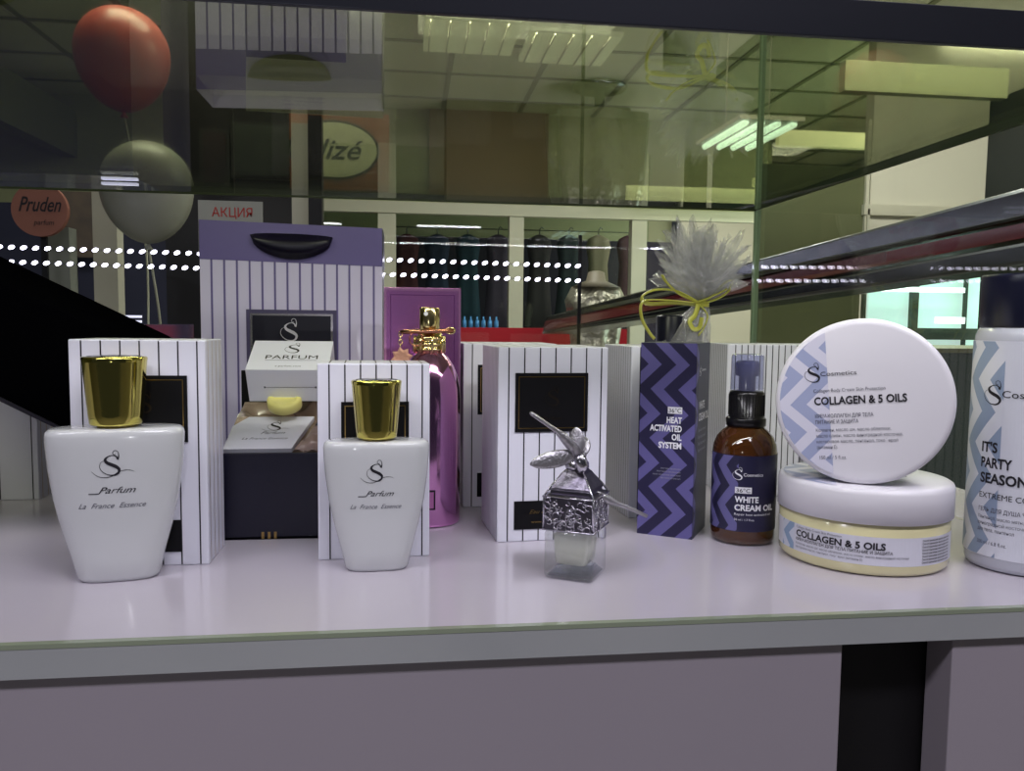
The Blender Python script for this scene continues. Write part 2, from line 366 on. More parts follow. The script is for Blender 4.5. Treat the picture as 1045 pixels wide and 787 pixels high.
# ------------------------------------------------------------------ black gift box and contents
t = thing('gift_box', 'open black gift box behind and between the two white flask bottles', 'box', (-.1075, .4668, 0), R(0))
W, D, H1, H2 = .095, .070, .0500, .0930
b = MB(); b.box((0, 0, 0), (W, .0022, H1), navy_card); b.box((0, 0, 0), (W, D, .002), navy_card)
b.box((0, .0022, 0), (.002, D, H1), navy_card); b.box((W-.002, .0022, 0), (W, D, H1), navy_card); b.box((0, D-.002, 0), (W, D, H1+.004), navy_card); b.build('tray', t, .0004)
b = MB(); b.box((0, D, .002), (W, D+.002, H2), black_card); b.build('lid', t, .0004)
b = MB(); mp = front(0)
for i in range(3): b.rect(.0715-.06+.0125+.0035*i, .0005, .0715-.06+.0140+.0035*i, .0045, mp, gold_foil)
o = b.build('foil_mark', t)
satin = mat('champagne_satin', (190, 168, 148), .22, 0, 1.0, coat=.5)
cloth = MB(); nx, ny = 60, 40; random.seed(3); vs = []
for j in range(ny+1):
    for i in range(nx+1):
        x = .0026+(W-.0052)*i/nx; y = .0028+(D-.0056)*j/ny
        e = min(i/6, (nx-i)/6, j/5, (ny-j)/5, 1)
        z = .0400+.0340*(y/D)+e*(.0028*sin(x*230+y*140)+.0024*sin(x*120-y*300+1)+.0014*sin(x*420+y*90+2)+.0016*sin(y*520+x*60))
        if x < .022: z += .006*(1-x/.022)*sin(pi*min(1, y/D*1.1))
        vs.append((x, y, max(.004, z)))
cloth.add(vs, [(j*(nx+1)+i, j*(nx+1)+i+1, (j+1)*(nx+1)+i+1, (j+1)*(nx+1)+i) for j in range(ny) for i in range(nx)], satin, True)
cloth.rect(.0026, .0028, W-.0026, D-.0028, plane((0, 0, .004), (1, 0, 0), (0, 1, 0)), satin)
o = cloth.build('satin_lining'); o.location = t.location; tag(o, 'shiny beige satin cloth heaped inside the black gift box', 'cloth')

# small carton lying in the gift box
t = thing('small_carton', 'small white carton printed S PARFUM resting on satin in the gift box', 'box', (-.0955, .5005, .0765), 0)
t.rotation_euler = (R(29), 0, R(-1))
b = MB(); w_, d_, h_ = .0480, .034, .0225; b.box((0, 0, 0), (w_, d_, h_), white_card)
mp = plane((0, 0, h_), (1, 0, 0), (0, 1, 0), .00015)
swan_s(b, w_*.50, d_*.74, .0125, mp, ink, False)
b.text('PARFUM', w_*.52, d_*.36, .031, .0045, mp, ink, align='C')
b.rect(w_*.2, d_*.31, w_*.84, d_*.32, mp, ink_grey)
b.text('s-parfum.com', w_*.5, d_*.10, .015, .0016, mp, ink, align='C')
fp = front(0)
b.rect(.010, .0100, .040, .0103, fp, ink_grey); b.rect(.0095, .0095, .0105, .0108, fp, ink_grey); b.rect(.0395, .0095, .0405, .0108, fp, ink_grey)
b.build('carton_body', t, .0008)

# white card lying on the satin
t = thing('scent_card', 'white printed card lying on the satin at the front of the gift box', 'card', (-.1050, .4715, .0492), 0)
t.rotation_euler = (R(26), 0, R(2))
b = MB(); pts = [(0, 0), (.038, 0), (.0485, .034), (.0100, .034), (.0020, .024)]
b.loft([[(x, y, z) for x, y in pts] for z in (0, .003)], white_card, False)
mp = plane((0, 0, .003), (1, 0, 0), (0, 1, 0), .00015)
swan_s(b, .026, .024, .0110, mp, ink, True); b.text('Parfum', .026, .0150, .014, .0028, mp, ink_grey, align='C', shear=.5); b.text('La France Essence', .022, .0095, .026, .0022, mp, ink_grey, align='C', shear=.5)
b.build('card_sheet', t)
# organza sachet with lace edge
t = thing('organza_sachet', 'brown sheer organza sachet with dark lace top beside the white card', 'pouch', (-.0655, .4720, .0500), 0)
t.rotation_euler = (R(26), 0, R(-4))
org = mat('brown_organza', (150, 126, 118), .3, 0, .8, coat=.4)
b = MB(); vs = []; nx, ny = 20, 14
for j in range(ny+1):
    for i in range(nx+1):
        u, v = i/nx, j/ny; pil = (max(0, sin(pi*u))*max(0, sin(pi*min(1, v*1.05))))**.5
        vs.append((.030*u+.009*v, .026*v, .001+.006*pil+.0009*sin(u*23+v*9)+.0007*sin(v*31-u*7)))
b.add(vs, [(j*(nx+1)+i, j*(nx+1)+i+1, (j+1)*(nx+1)+i+1, (j+1)*(nx+1)+i) for j in range(ny) for i in range(nx)], org, True)
b.add([(vs[i][0], vs[i][1], .0005) for i in (0, nx, (ny+1)*(nx+1)-1, ny*(nx+1))], [(0, 3, 2, 1)], org); b.build('pouch_body', t)
b = MB(); lace = mat('dark_lace', (38, 34, 52), .5); mp = plane((.0085, .0225, .0030), (1, .0, 0), (0, 1, .1), .0002)
b.add([mp(0, 0), mp(.032, 0), mp(.035, .0125), mp(.003, .0125), mp(0, 0)-Vector((0, 0, .001)), mp(.032, 0)-Vector((0, 0, .001)), mp(.035, .0125)-Vector((0, 0, .001)), mp(.003, .0125)-Vector((0, 0, .001))],
      [(0, 1, 2, 3), (7, 6, 5, 4), (0, 4, 5, 1), (1, 5, 6, 2), (2, 6, 7, 3), (3, 7, 4, 0)], lace)
for j in range(3):
    for i in range(7):
        cx_, cy_ = .0035+i*.0043+j*.001, .0022+j*.0040; vs, fs = ribbon2([(cx_-.0012, cy_-.001), (cx_+.0012, cy_-.0008), (cx_+.0010, cy_+.0012), (cx_-.0006, cy_+.0010)], [.0006]*4, 3); b.poly(vs, lambda x, y: mp(x, y)+Vector((0, 0, .0002)), white_ink, fs)
b.build('lace_edge', t)
t = thing('round_soap', 'round pale yellow soap under the small S PARFUM carton', 'soap', tuple(at(291, 416, .5010)), 0); t.rotation_euler = (R(28), 0, 0)
b = MB(); b.lathe([(.0085, 0), (.0102, .0012), (.0102, .0060), (.0094, .0072), (.0070, .0074), (.0066, .0068)], mat('yellow_soap', (222, 214, 130), .35), 36); b.build('soap_disc', t)

# ------------------------------------------------------------------ gift bag
purple_paper = mat('dusk_purple_paper', (112, 102, 158), .3, coat=.4)
lilac_paper = mat('lilac_white_paper', (222, 216, 246), .3, coat=.5)
P0 = at(203, 222, .62); P1 = at(390, 235, .62); bw = P1.x-P0.x
t = thing('gift_bag', 'large striped paper gift bag with purple top band standing at the back', 'bag', (P0.x, .62, 0), R(0))
zt0, zt1 = .1985, .1955
b = MB()
def bagside(y, eps): return plane((0, y, 0), (1, 0, 0), (0, 0, 1), eps)
th = .0006; dp = .05
b.add([(0, 0, 0), (bw, 0, 0), (bw, dp, 0), (0, dp, 0), (0, 0, zt0), (bw, 0, zt1), (bw, dp, zt1), (0, dp, zt0)], [(0, 3, 2, 1), (0, 1, 5, 4), (1, 2, 6, 5), (2, 3, 7, 6), (3, 0, 4, 7)], lilac_paper)
b.add([(th, th, .001), (bw-th, th, .001), (bw-th, dp-th, .001), (th, dp-th, .001), (th, th, zt0), (bw-th, th, zt1), (bw-th, dp-th, zt1), (th, dp-th, zt0)], [(0, 1, 2, 3), (0, 4, 5, 1), (1, 5, 6, 2), (2, 6, 7, 3), (3, 7, 4, 0), (0, 1, 5, 4)], lilac_paper)
f = front(0, .0003)
zb = .1700
b.poly([(0, zb), (bw, zb-.003), (bw, zt1), (0, zt0)], f, purple_paper)
b.poly([(0, zb), (dp, zb), (dp, zt0), (0, zt0)], plane((0, 0, 0), (0, 1, 0), (0, 0, 1), -.0003), purple_paper)
b.poly([(0, zb-.003), (dp, zb-.003), (dp, zt1), (0, zt1)], plane((bw, 0, 0), (0, 1, 0), (0, 0, 1), .0003), purple_paper)
for i in range(15):
    x = .0075+i*bw/14.6
    if x < bw: b.rect(x, .001, x+.0014, zb-.003*x/bw, f, purple_paper)
b.build('bag_body', t)
sil = mat('silver_frame_foil', (176, 172, 178), .25, .9)
b = MB(); x0, x1, z1 = .0325, .0985, .1335
mp = front(0, .0005); b.rect(x0, .05, x1, z1, mp, mat('purple_border', (84, 78, 112), .4)); b.rect(x0+.0028, .05, x1-.0028, z1-.0028, front(0, .0007), sil); b.rect(x0+.0044, .05, x1-.0044, z1-.0044, front(0, .0009), navy_card)
swan_s(b, (x0+x1)/2-.002, .1185, .0175, front(0, .0011), mat('silver_ink', (225, 222, 230), .3, .3), False); b.build('brand_panel', t)
b = MB(); rib = mat('black_satin_ribbon', (16, 12, 34), .35); cx_ = (.036+.096)/2
top = [(.0365+.0595*i/24) for i in range(25)]
pr = []
for i, x in enumerate(top):
    u = i/24; s_ = (sin(pi*u))**.45
    pr.append([(x, -.0012, .1885-.001*u+.0018*s_), (x, -.0040-.003*s_, .1885-.001*u-.0085*s_), (x, -.0022, .1880-.001*u-.0165*s_), (x, -.0004, .1885-.001*u-.0030*s_)])
b.loft(pr, rib, True); b.build('ribbon_handle', t)

# ------------------------------------------------------------------ pink perfume and its carton
pinkm = mat('metallic_pink', (222, 158, 214), .12, 1)
t = thing('pink_carton', 'metallic purple-pink carton standing behind the pink perfume bottle', 'box', (-.0160, .5300, 0), R(1))
b = MB(); b.box((0, 0, 0), (.0500, .035, .1478), mat('metallic_violet_card', (176, 112, 182), .24, .75)); mp = front(0)
fr_ = mat('bright_pink_foil', (236, 170, 226), .2, .8)
for a, c, e, g in ((0, .0003, .0016, .1475), (.0484, .0003, .0497, .1475), (.0016, .1458, .0484, .1475), (.0016, .0003, .0484, .002)): b.rect(a+.0002, c, e, g, mp, fr_)
for a, c, e, g in ((.0042, .004, .0046, .1432), (.0454, .004, .0460, .1432), (.0046, .1427, .0454, .1432)): b.rect(a, c, e, g, mp, mat('plum_line', (84, 34, 92), .4))
b.build('carton_body', t, .0006)
t = thing('pink_perfume_bottle', 'tall metallic pink perfume bottle with ornate gold sprayer and star charm', 'perfume bottle', (.0128, .5030, 0), R(-2))
b = MB(); b.lathe([(.0175, 0), (.0192, .0006), (.0195, .0020), (.0195, .078), (.0190, .0850), (.0176, .0920), (.0150, .0985), (.0115, .1040), (.0085, .1072), (.0070, .1085), (.0068, .1100)], pinkm, 64); b.build('flask', t)
b = MB(); mp = cyl(.0195, .0004); dk = mat('dark_label', (26, 16, 30), .4)
b.rect(-.0110, .0115, .0040, .0235, mp, dk, 8); b.rect(-.0100, .0125, .0030, .0225, cyl(.0195, .0006), mat('pink_label', (206, 130, 190), .3, .7), 8); b.text('MUSK', 0, .036, .018, .005, cyl(.0195, .0008), dk, align='C') if 0 else None
b.build('label', t)
b = MB()
b.lathe([(.0068, .1075), (.0088, .1078), (.0090, .1092), (.0080, .1098), (.0080, .1108), (.0092, .1112), (.0092, .1126), (.0080, .1130), (.0080, .1142), (.0092, .1146), (.0090, .1164), (.0076, .1170), (.0078, .1188), (.0066, .1196)], pale_gold, 40); b.build('ring_collar', t)
for q in range(8):
    b = MB(); a = 2*pi*q/8+.2; c_ = Vector((.0094*cos(a), .0094*sin(a), .1065))
    b.tube([c_, c_+Vector((0, 0, .0060)), c_+Vector((0, 0, .0105))], [.0009, .0009, .0006], pale_gold, 8); b.build('collar_rod', t)
b = MB(); b.lathe([(.0062, .1196), (.0064, .1200), (.0064, .1335), (.0060, .1342), (.0045, .1344)], pale_gold, 40); b.lathe([(.0011, 0), (.0011, .0006)], white_ink, 12) if 0 else None
b.add([(.0013*cos(a)-.0022, -.0064-.0001, .1305+.0013*sin(a)) for a in [2*pi*k/12 for k in range(12)]], [tuple(range(12))], white_ink); b.build('sprayer', t)
b = MB(); b.tube([(-.0175, -.0072, .1192), (-.009, -.0088, .1196), (.0, -.0094, .1198), (.0085, -.0088, .1202), (.0145, -.0076, .1203)], [.0013, .0014, .0014, .0014, .0012], mat('copper_gold', (200, 140, 110), .2, 1), 10)
b.tube([(.0128+.0028*cos(a), -.0078, .1203+.0018*sin(a)) for a in [2*pi*k/16 for k in range(17)]], .0006, pale_gold, 6); b.build('cross_bar', t)
b = MB()
for k in range(4):
    c_ = Vector((-.0175, -.0080, .1178-.0024*k)); ax = k % 2
    b.tube([c_+Vector(((0 if ax else .0011)*cos(a), (.0011 if ax else 0)*cos(a), .0016*sin(a))) for a in [2*pi*j/10 for j in range(11)]], .00035, pale_gold, 6)
b.tube([(-.0080+.0040*cos(a), -.0090, .1150+.0042*sin(a)) for a in [2*pi*j/18 for j in range(19)]], .0004, MATS['copper_gold'], 6); b.build('chain', t)
b = MB(); pts = [((.0068 if k % 2 == 0 else .0048)*cos(2*pi*k/16+.2), (.0068 if k % 2 == 0 else .0048)*sin(2*pi*k/16+.2)) for k in range(16)]
c_ = Vector((-.0165, -.0110, .1035)); b.loft([[c_+Vector((x*s_, y_, z*s_)) for x, z in pts] for s_, y_ in ((.9, .0014), (1, .0008), (1, -.0006), (.72, -.0016), (.3, -.0012))], mat('rose_gold', (226, 172, 150), .4, .5), False); b.build('star_charm', t)

# ------------------------------------------------------------------ purple zigzag carton
zig = chevron('purple_zigzag', (30, 26, 62), (92, 86, 142), .0150, .0146, .0165, .48, ph=.62)
t = thing('zigzag_carton', 'tall navy carton with purple zigzags reading HEAT ACTIVATED OIL SYSTEM', 'box', (.1366, .4626, 0), atan2(-.0179, .0279))
wz = .0331; b = MB(); teal = mat('dark_teal_card', (32, 36, 62), .4); hz = .1148
b.box((0, 0, 0), (wz, .036, hz), teal)
mp = front(0); b.rect(0, 0, wz, hz, mp, zig, uvs=True)
sd = plane((wz, 0, 0), (0, 1, 0), (0, 0, 1))
b.poly([(wz, 0), (wz+.006, 0), (wz+.006, hz), (wz, hz)], lambda x, y: sd(x-wz, y), zig, uvs=True)
tp = front(0, .0003); xr = .0255
b.rect(xr-.0085, .0735, xr, .0775, tp, white_ink); b.text('36°C', xr-.0042, .0742, .0074, .0026, front(0, .0006), ink, align='C')
for s_, y_, w_ in (('HEAT', .0680, .0090), ('ACTIVATED', .0630, .0190), ('OIL', .0580, .0058), ('SYSTEM', .0530, .0136)): b.text(s_, xr, y_, w_, .0036, tp, white_ink, bold=.035, align='R')
for k in range(4): b.text('oleum recinum rosa canina nutrit', xr, .0405-.0019*k, .0120+.007*((k*37) % 3)/3, .0011, tp, ink_pale, align='R')
sdt = lambda x, y: sd(x, y)+Vector((.0002, 0, 0))
swan_s(b, .0085, .0985, .006, sdt, white_ink, False); b.text('Cosmetics', .012, .0983, .012, .0018, sdt, white_ink)
b.text('WHITE', .0080, .0760, .0150, .0046, sdt, white_ink, bold=.03); b.text('CREAM OIL', .0080, .0690, .0265, .0046, sdt, white_ink, bold=.03)
for k in range(4): b.text('Repair heat activated oil', .0080, .0625-.0040*k, .020, .0022, sdt, ink_pale)
b.build('carton_body', t, .0006)

# ------------------------------------------------------------------ amber spray bottle
br = atan2(.1953, .4450)
t = thing('amber_spray_bottle', 'amber glass spray bottle labelled WHITE CREAM OIL with clear cap', 'spray bottle', (.1953, .4450, 0), -br)
amber = mat('amber_glass', (84, 46, 14), .06, 0, .6, coat=.8, trans=.35)
b = MB(); b.lathe([(.0155, 0), (.0176, .0010), (.0182, .0030), (.0182, .0530), (.0178, .0565), (.0160, .0610), (.0130, .0645), (.0108, .0662), (.0100, .0680), (.0100, .0700)], amber, 64); b.build('flask', t)
b = MB(); navy_label = mat('navy_label', (34, 32, 62), .4); mp = cyl(.0182, .0002); b.rect(-.038, .0085, .038, .0520, mp, navy_label, 48)
zig2 = chevron('label_zigzag', (34, 32, 62), (98, 94, 146), .0085, .0115, .0120, .5, .35)
mp2 = cyl(.0182, .0004); b.rect(-.0270, .0087, -.0030, .0518, mp2, zig2, 20, 1, True)
tm = cyl(.0182, .0006)
swan_s(b, -.0035, .0418, .0075, tm, white_ink, False); b.text('Cosmetics', -.0002, .0405, .0108, .0018, tm, white_ink, bold=.01)
b.rect(-.0046, .0306, .0044, .0342, tm, white_ink, 6); b.text('36°C', -.0001, .0313, .0074, .0022, cyl(.0182, .0009), ink, align='C')
b.text('WHITE', -.0046, .0255, .0130, .0034, tm, white_ink, bold=.035); b.text('CREAM OIL', -.0046, .0208, .0230, .0034, tm, white_ink, bold=.035)
b.text('Repair heat activated oil', -.0046, .0180, .021, .0013, tm, white_ink); b.text('50 ml / 1.7 fl.oz.', -.0046, .0150, .0110, .0012, tm, white_ink)
b.build('label', t)
blackp = mat('black_plastic', (12, 11, 14), .28)
b = MB(); b.lathe([(.0106, .0672), (.0113, .0674), (.0114, .0715), (.0108, .0722), (.0100, .0724), (.0100, .0860), (.0092, .0876), (.0060, .0880)], blackp, 48)
for q in range(36):
    a = 2*pi*q/36; b.box((.0100*cos(a)-.0002, .0100*sin(a)-.0002, .0735), (.0100*cos(a)+.0003, .0100*sin(a)+.0003, .0855), blackp)
b.build('collar', t)
b = MB(); b.lathe([(.0048, .0880), (.0048, .0960), (.0066, .0965), (.0068, .1035), (.0060, .1050), (.0020, .1052)], mat('indigo_plastic', (38, 40, 92), .35), 40); b.build('spray_head', t)
b = MB(); capg = sheet_glass('frosted_clear_cap', (.80, .82, .95), 1.5, .12, body=(150, 152, 190), bodyfac=.22)
b.lathe([(.0094, .0880), (.0092, .1070), (.0088, .1086), (.0060, .1090), (.001, .1090)], capg, 48, caps=(False, False)); b.build('clear_cap', t)

# ------------------------------------------------------------------ cream jars
blue_zig_w = dict(a=(216, 216, 228), b=(168, 178, 206))
zj = chevron('jar_zigzag', (214, 213, 228), (160, 168, 200), .0150, .0145, .0155, .52, .25)
def jar(label, loc, rot, RR=.0445, hj=.0445, lab=True, roll_=0):
    t = thing('cream_jar', label, 'cream jar', loc, 0, 'round white lidded cream jars'); t.rotation_euler = rot
    k = RR/.0445
    cream = mat('pale_yellow_cream_plastic', (222, 216, 168), .18, 0, .5, coat=.7)
    zl = .0265*k
    b = MB(); b.lathe([(.0395*k, 0), (.0420*k, .0008), (.0432*k, .0026), (.0432*k, zl-.002), (.0418*k, zl-.0008), (.0418*k, zl+.003)], cream, 96); b.build('jar_body', t)
    b = MB(); b.lathe([(.0432*k, zl), (.0445*k, zl+.0003), (.0445*k, hj-.0030), (.0438*k, hj-.0010), (.0425*k, hj-.0002), (.0410*k, hj), (.02*k, hj)], white_plastic, 96)
    ca, sa = cos(roll_), sin(roll_)
    mp0 = lambda e: (lambda x, y: Vector((x*ca-y*sa, x*sa+y*ca, hj+e)))
    rr = .0418*k; xl = -.0165*k
    a0 = math.acos(xl/rr); arc = [(rr*cos(a0+(2*pi-2*a0)*i/30), rr*sin(a0+(2*pi-2*a0)*i/30)) for i in range(31)]
    arc = [(x, y) if abs(y) < .034*k else (x, y) for x, y in arc]
    b.poly(arc, mp0(.0002), zj, uvs=True)
    tm = mp0(.0004)
    swan_s(b, -.0242*k, .0170*k, .0110*k, tm, ink, False); b.text('Cosmetics', -.0200*k, .0150*k, .0180*k, .0024*k, tm, ink)
    x = -.0240*k
    b.text('Collagen Body Cream Skin Protection', x, .0062*k, .0355*k, .0019*k, tm, ink_grey)
    b.text('COLLAGEN & 5 OILS', x, -.0005*k, .0455*k, .0042*k, tm, ink, bold=.025)
    b.text('КРЕМ-КОЛЛАГЕН ДЛЯ ТЕЛА', x, -.0077*k, .0290*k, .0020*k, tm, ink_grey, bold=.01); b.text('ПИТАНИЕ И ЗАЩИТА', x, -.0109*k, .0215*k, .0020*k, tm, ink_grey, bold=.01)
    for i, (s_, w_) in enumerate((('Коллаген, масло ши, масло облепихи,', .037), ('масло оливы, масло виноградной косточки,', .0425), ('касторовое масло, пантенол, токоферол', .040), ('(витамин Е).', .0105))):
        b.text(s_, x, (-.0152-.0031*i)*k, w_*k, .0018*k, tm, ink_grey)
    b.text('150 ml / 5 fl.oz.', x+.001, -.0302*k, .0135*k, .0020*k, tm, ink_grey)
    b.build('lid', t)
    b = MB(); rj = .0432*k
    b.rect(-.060, .0060, .060, .0205, cyl(rj, .0002), mat('pale_label', (212, 212, 222), .4), 60)
    b.rect(-.0500, .0061, -.0385, .0204, cyl(rj, .0004), zj2, 6, 1, True)
    tm = cyl(rj, .0005); x = -.0400
    b.text('Collagen Body Cream Skin Protection', x+.0035, .0185, .026, .0013, tm, ink_grey); b.text('COLLAGEN & 5 OILS', x+.0035, .0142, .0465, .0035, tm, ink, bold=.03)
    b.text('КРЕМ-КОЛЛАГЕН ДЛЯ ТЕЛА ПИТАНИЕ И ЗАЩИТА', x+.0035, .0119, .0500, .0016, tm, ink, bold=.01)
    b.text('Коллаген, масло ши, масло облепихи, масло оливы, масло виноградной косточки', x+.0035, .0098, .058, .0012, tm, ink_grey); b.text('касторовое масло, пантенол, токоферол (витамин Е)', x+.0035, .0079, .036, .0012, tm, ink_grey)
    for i in range(8): b.text('Способ применения: нанести крем на тело', .0290, .0185-.0016*i, .022, .0009, tm, ink, bold=.03)
    b.build('label', t)
    return t
zj2 = chevron('jar_side_zigzag', (208, 212, 224), (140, 162, 190), .0075, .0070, .0120, .5, .1)
bj = atan2(.248, .408)
jar('cream jar lying flat, lid up, reading COLLAGEN & 5 OILS on its side', (.2480, .4080, 0), (0, 0, -bj+R(2)), roll_=R(4))
# the second jar stands on its edge on the first one's lid, its lid turned to the viewer
k2 = .0425/.0445; h2 = .0425; c2 = Vector((.2290, .3810, .0445+.0427)); bb = atan2(.229, .381)
axis = Vector((-sin(bb), -cos(bb), .02)).normalized()
base = c2-axis*h2
xa = Vector((cos(bb), -sin(bb), 0)); ya = axis.cross(xa)
t = jar('cream jar standing on its edge with round lid facing forward', (0, 0, 0), (0, 0, 0), .0425, h2, roll_=R(5.5))
mm = Matrix((xa, ya, axis)).transposed().to_4x4(); t.rotation_euler = mm.to_euler(); t.location = base

# ------------------------------------------------------------------ shower gel bottle
bg = atan2(.322, .381)
t = thing('shower_gel_bottle', "tall white bottle with navy cap reading IT'S PARTY SEASON at right edge", 'bottle', (.3220, .3810, 0), -bg)
b = MB(); b.lathe([(.0225, 0), (.0250, .0010), (.0258, .0035), (.0262, .008), (.0262, .1180), (.0258, .1220), (.0248, .1245), (.0235, .1262)], mat('pearly_grey_plastic', (186, 188, 198), .22, coat=.4), 72); b.build('bottle_body', t)
b = MB(); b.rect(-.0400, .0075, .0400, .1190, cyl(.0262, .0002), mat('white_label', (214, 216, 226), .38), 48)
zg = chevron('gel_zigzag', (214, 216, 226), (142, 158, 184), .0120, .0165, .0160, .5, .15)
b.rect(-.0398, .0078, -.0110, .1187, cyl(.0262, .0004), zg, 24, 1, True)
tm = cyl(.0262, .0006); x = -.0208
swan_s(b, -.0165, .0925, .0130, tm, ink, False); b.text('Cosmetics', -.0115, .0905, .0260, .0036, tm, ink)
for s_, y_, w_ in (("IT'S", .0620, .0085), ('PARTY', .0540, .0155), ('SEASON', .0460, .0225)): b.text(s_, x, y_, w_, .0052, tm, ink, bold=.03)
b.text('EXTREME COOL', x, .0380, .0290, .0030, tm, ink); b.text('ГЕЛЬ ДЛЯ ДУША ЧИСТОТА', x, .0310, .0330, .0022, tm, ink_grey, bold=.01)
for i, (s_, w_) in enumerate((('Пантенол, масло мяты,', .022), ('виноградной косточки', .024), ('для тела, пантенол', .018))): b.text(s_, x, .0272-.0032*i, w_, .0018, tm, ink_grey)
b.text('200 ml / 6.8 fl.oz.', x, .0140, .0150, .0019, tm, ink_grey); b.build('label', t)
b = MB(); nv = mat('navy_plastic', (16, 18, 40), .3); n = 64
rings = []
for r_, z in ((.0236, .1255), (.0242, .1258), (.0246, .1272), (.0246, .1480)): rings.append([(r_*cos(2*pi*k/n), r_*sin(2*pi*k/n), z) for k in range(n)])
for r_, z in ((.0246, .1520), (.0241, .1531), (.012, .1533)):
    rings.append([(r_*cos(2*pi*k/n), r_*sin(2*pi*k/n), z) for k in range(n)])
b.loft(rings, nv); b.build('cap', t)

# ------------------------------------------------------------------ dragonfly bottle
clear = sheet_glass('clear_crystal', (.95, .96, .95), 1.8, .01, body=(225, 232, 225), bodyfac=.04)
silver = mat('aged_silver', (196, 194, 204), .22, 1, bump=(260, .5, .0006))
dsilver = mat('dark_silver', (112, 108, 120), .3, 1, bump=(400, .5, .0006))
t = thing('dragonfly_bottle', 'tiny square clear glass bottle with silver filigree collar and dragonfly stopper', 'perfume bottle', (.0876, .3703, 0), R(-30))
sq = .0252; b = MB()
def sqr(h, z, rc=.0022, n=5):
    out = []
    for q, (sx, sy) in enumerate(((1, 1), (-1, 1), (-1, -1), (1, -1))):
        for j in range(n):
            a = q*pi/2+j*pi/2/(n-1); out.append((-sq/2+sx*(h-rc)+rc*cos(a), sq/2+sy*(h-rc)+rc*sin(a), z))
    return out
hs = sq/2
b.loft([sqr(hs-.0012, 0), sqr(hs-.0002, .0010), sqr(hs, .0022), sqr(hs, .0225), sqr(hs-.0006, .0242), sqr(hs-.002, .0250)], clear)
b.build('glass_body', t)
b = MB(); b.loft([sqr(hs-.0060, .0062, .0015), sqr(hs-.0046, .0074, .0015), sqr(hs-.0036, .0215, .0015), sqr(hs-.0048, .0225, .0015)], sheet_glass('inner_crystal', (.96, .97, .94), 1.6, .01, body=(250, 252, 238), bodyfac=.42)); b.build('inner_chamber', t)
b = MB()
for i in range(4):
    b.loft([sqr(hs-.0012-.0009*i, .0014+.0011*i), sqr(hs-.0022-.0009*i, .0018+.0011*i)], MATS['clear_base'] if 'clear_base' in MATS else MATS.setdefault('clear_base', sheet_glass('crystal_base', (.72, .74, .78), 2.2, .03)))
b.build('thick_base', t)
b = MB(); b.loft([sqr(hs-.0004, .0240, .001), sqr(hs+.0002, .0243, .001), sqr(hs+.0002, .0412, .001), sqr(hs-.0006, .0418, .001), sqr(hs-.0022, .0424, .001), sqr(hs-.0022, .0436, .001), sqr(hs-.0016, .0440, .001), sqr(hs-.0020, .0452, .001), sqr(.0062, .0520, .001), sqr(.0046, .0536, .001)], dsilver, False)
b.build('silver_collar', t)
b = MB(); random.seed(9)
for side in range(4):
    for q in range(58):
        u = random.uniform(-.0108, .0108); v = random.uniform(.0258, .0398); rad = random.uniform(.0010, .0021); a0 = random.uniform(0, 6.28); sp = random.uniform(3.2, 5.6)
        pts = []
        for j in range(11):
            a = a0+sp*j/10; rr = rad*(1-.45*j/10); uu = max(-.0122, min(.0122, u+rr*cos(a))); vv = max(.0250, min(.0405, v+rr*sin(a)))
            lx, ly = (uu, -(hs+.0004))
            for _ in range(side): lx, ly = -ly, lx
            pts.append((-sq/2+lx, sq/2+ly, vv))
        b.tube(pts, .00030, silver, 5)
for z in (.0247, .0410): b.tube([(-sq/2+(hs+.0004)*x, sq/2+(hs+.0004)*y, z) for x, y in ((1, 1), (-1, 1), (-1, -1), (1, -1), (1, 1))], .00045, silver, 6)
for x, y in ((1, 1), (-1, 1), (-1, -1), (1, -1)): b.tube([(-sq/2+hs*x, sq/2+hs*y, .0245), (-sq/2+hs*x, sq/2+hs*y, .041), (-sq/2+.8*hs*x, sq/2+.8*hs*y, .0455), (-sq/2+.35*hs*x, sq/2+.35*hs*y, .0530)], .0006, silver, 6)
b.build('filigree', t)
cxl, cyl_ = -sq/2, sq/2
b = MB(); b.lathe([(.0052, .0532), (.0060, .0545), (.0058, .0570), (.0040, .0585), (.0046, .0600), (.0050, .0625), (.0042, .0650), (.0020, .0662)], silver, 28, (cxl, cyl_)); b.build('stopper', t)
inv = Matrix.Rotation(R(30), 4, 'Z')
def loc_(px, py, Y): p = at(px, py, Y)-Vector((.0876, .3703, 0)); return inv @ p
wingm = mat('ribbed_silver', (176, 174, 180), .35, .85, bump=(700, .8, .0006))
dr = thing('dragonfly', None, None) if 0 else None
b = MB(); B0 = loc_(590, 462, .377)
def rod(p0, p1, pts):  # pts: (t, radius)
    q0, q1 = loc_(*p0), loc_(*p1); return [q0+(q1-q0)*u for u, _ in pts], [r_ for _, r_ in pts]
mid = loc_(574, 447, .376); P_ = [loc_(541, 421, .370), loc_(543, 422.5, .370), loc_(556, 431.5, .3715), loc_(567, 439, .373), loc_(574, 445, .374), loc_(583, 455, .376), loc_(590, 466, .378)]
b.tube(P_, [.0006, .0010, .0010, .0011, .0021, .0027, .0024], wingm, 12)
b.tube([loc_(590, 464, .378), loc_(594, 474, .379), loc_(592, 484, .379)], [.0030, .0034, .0022], silver, 14); b.build('dragonfly_body', t)
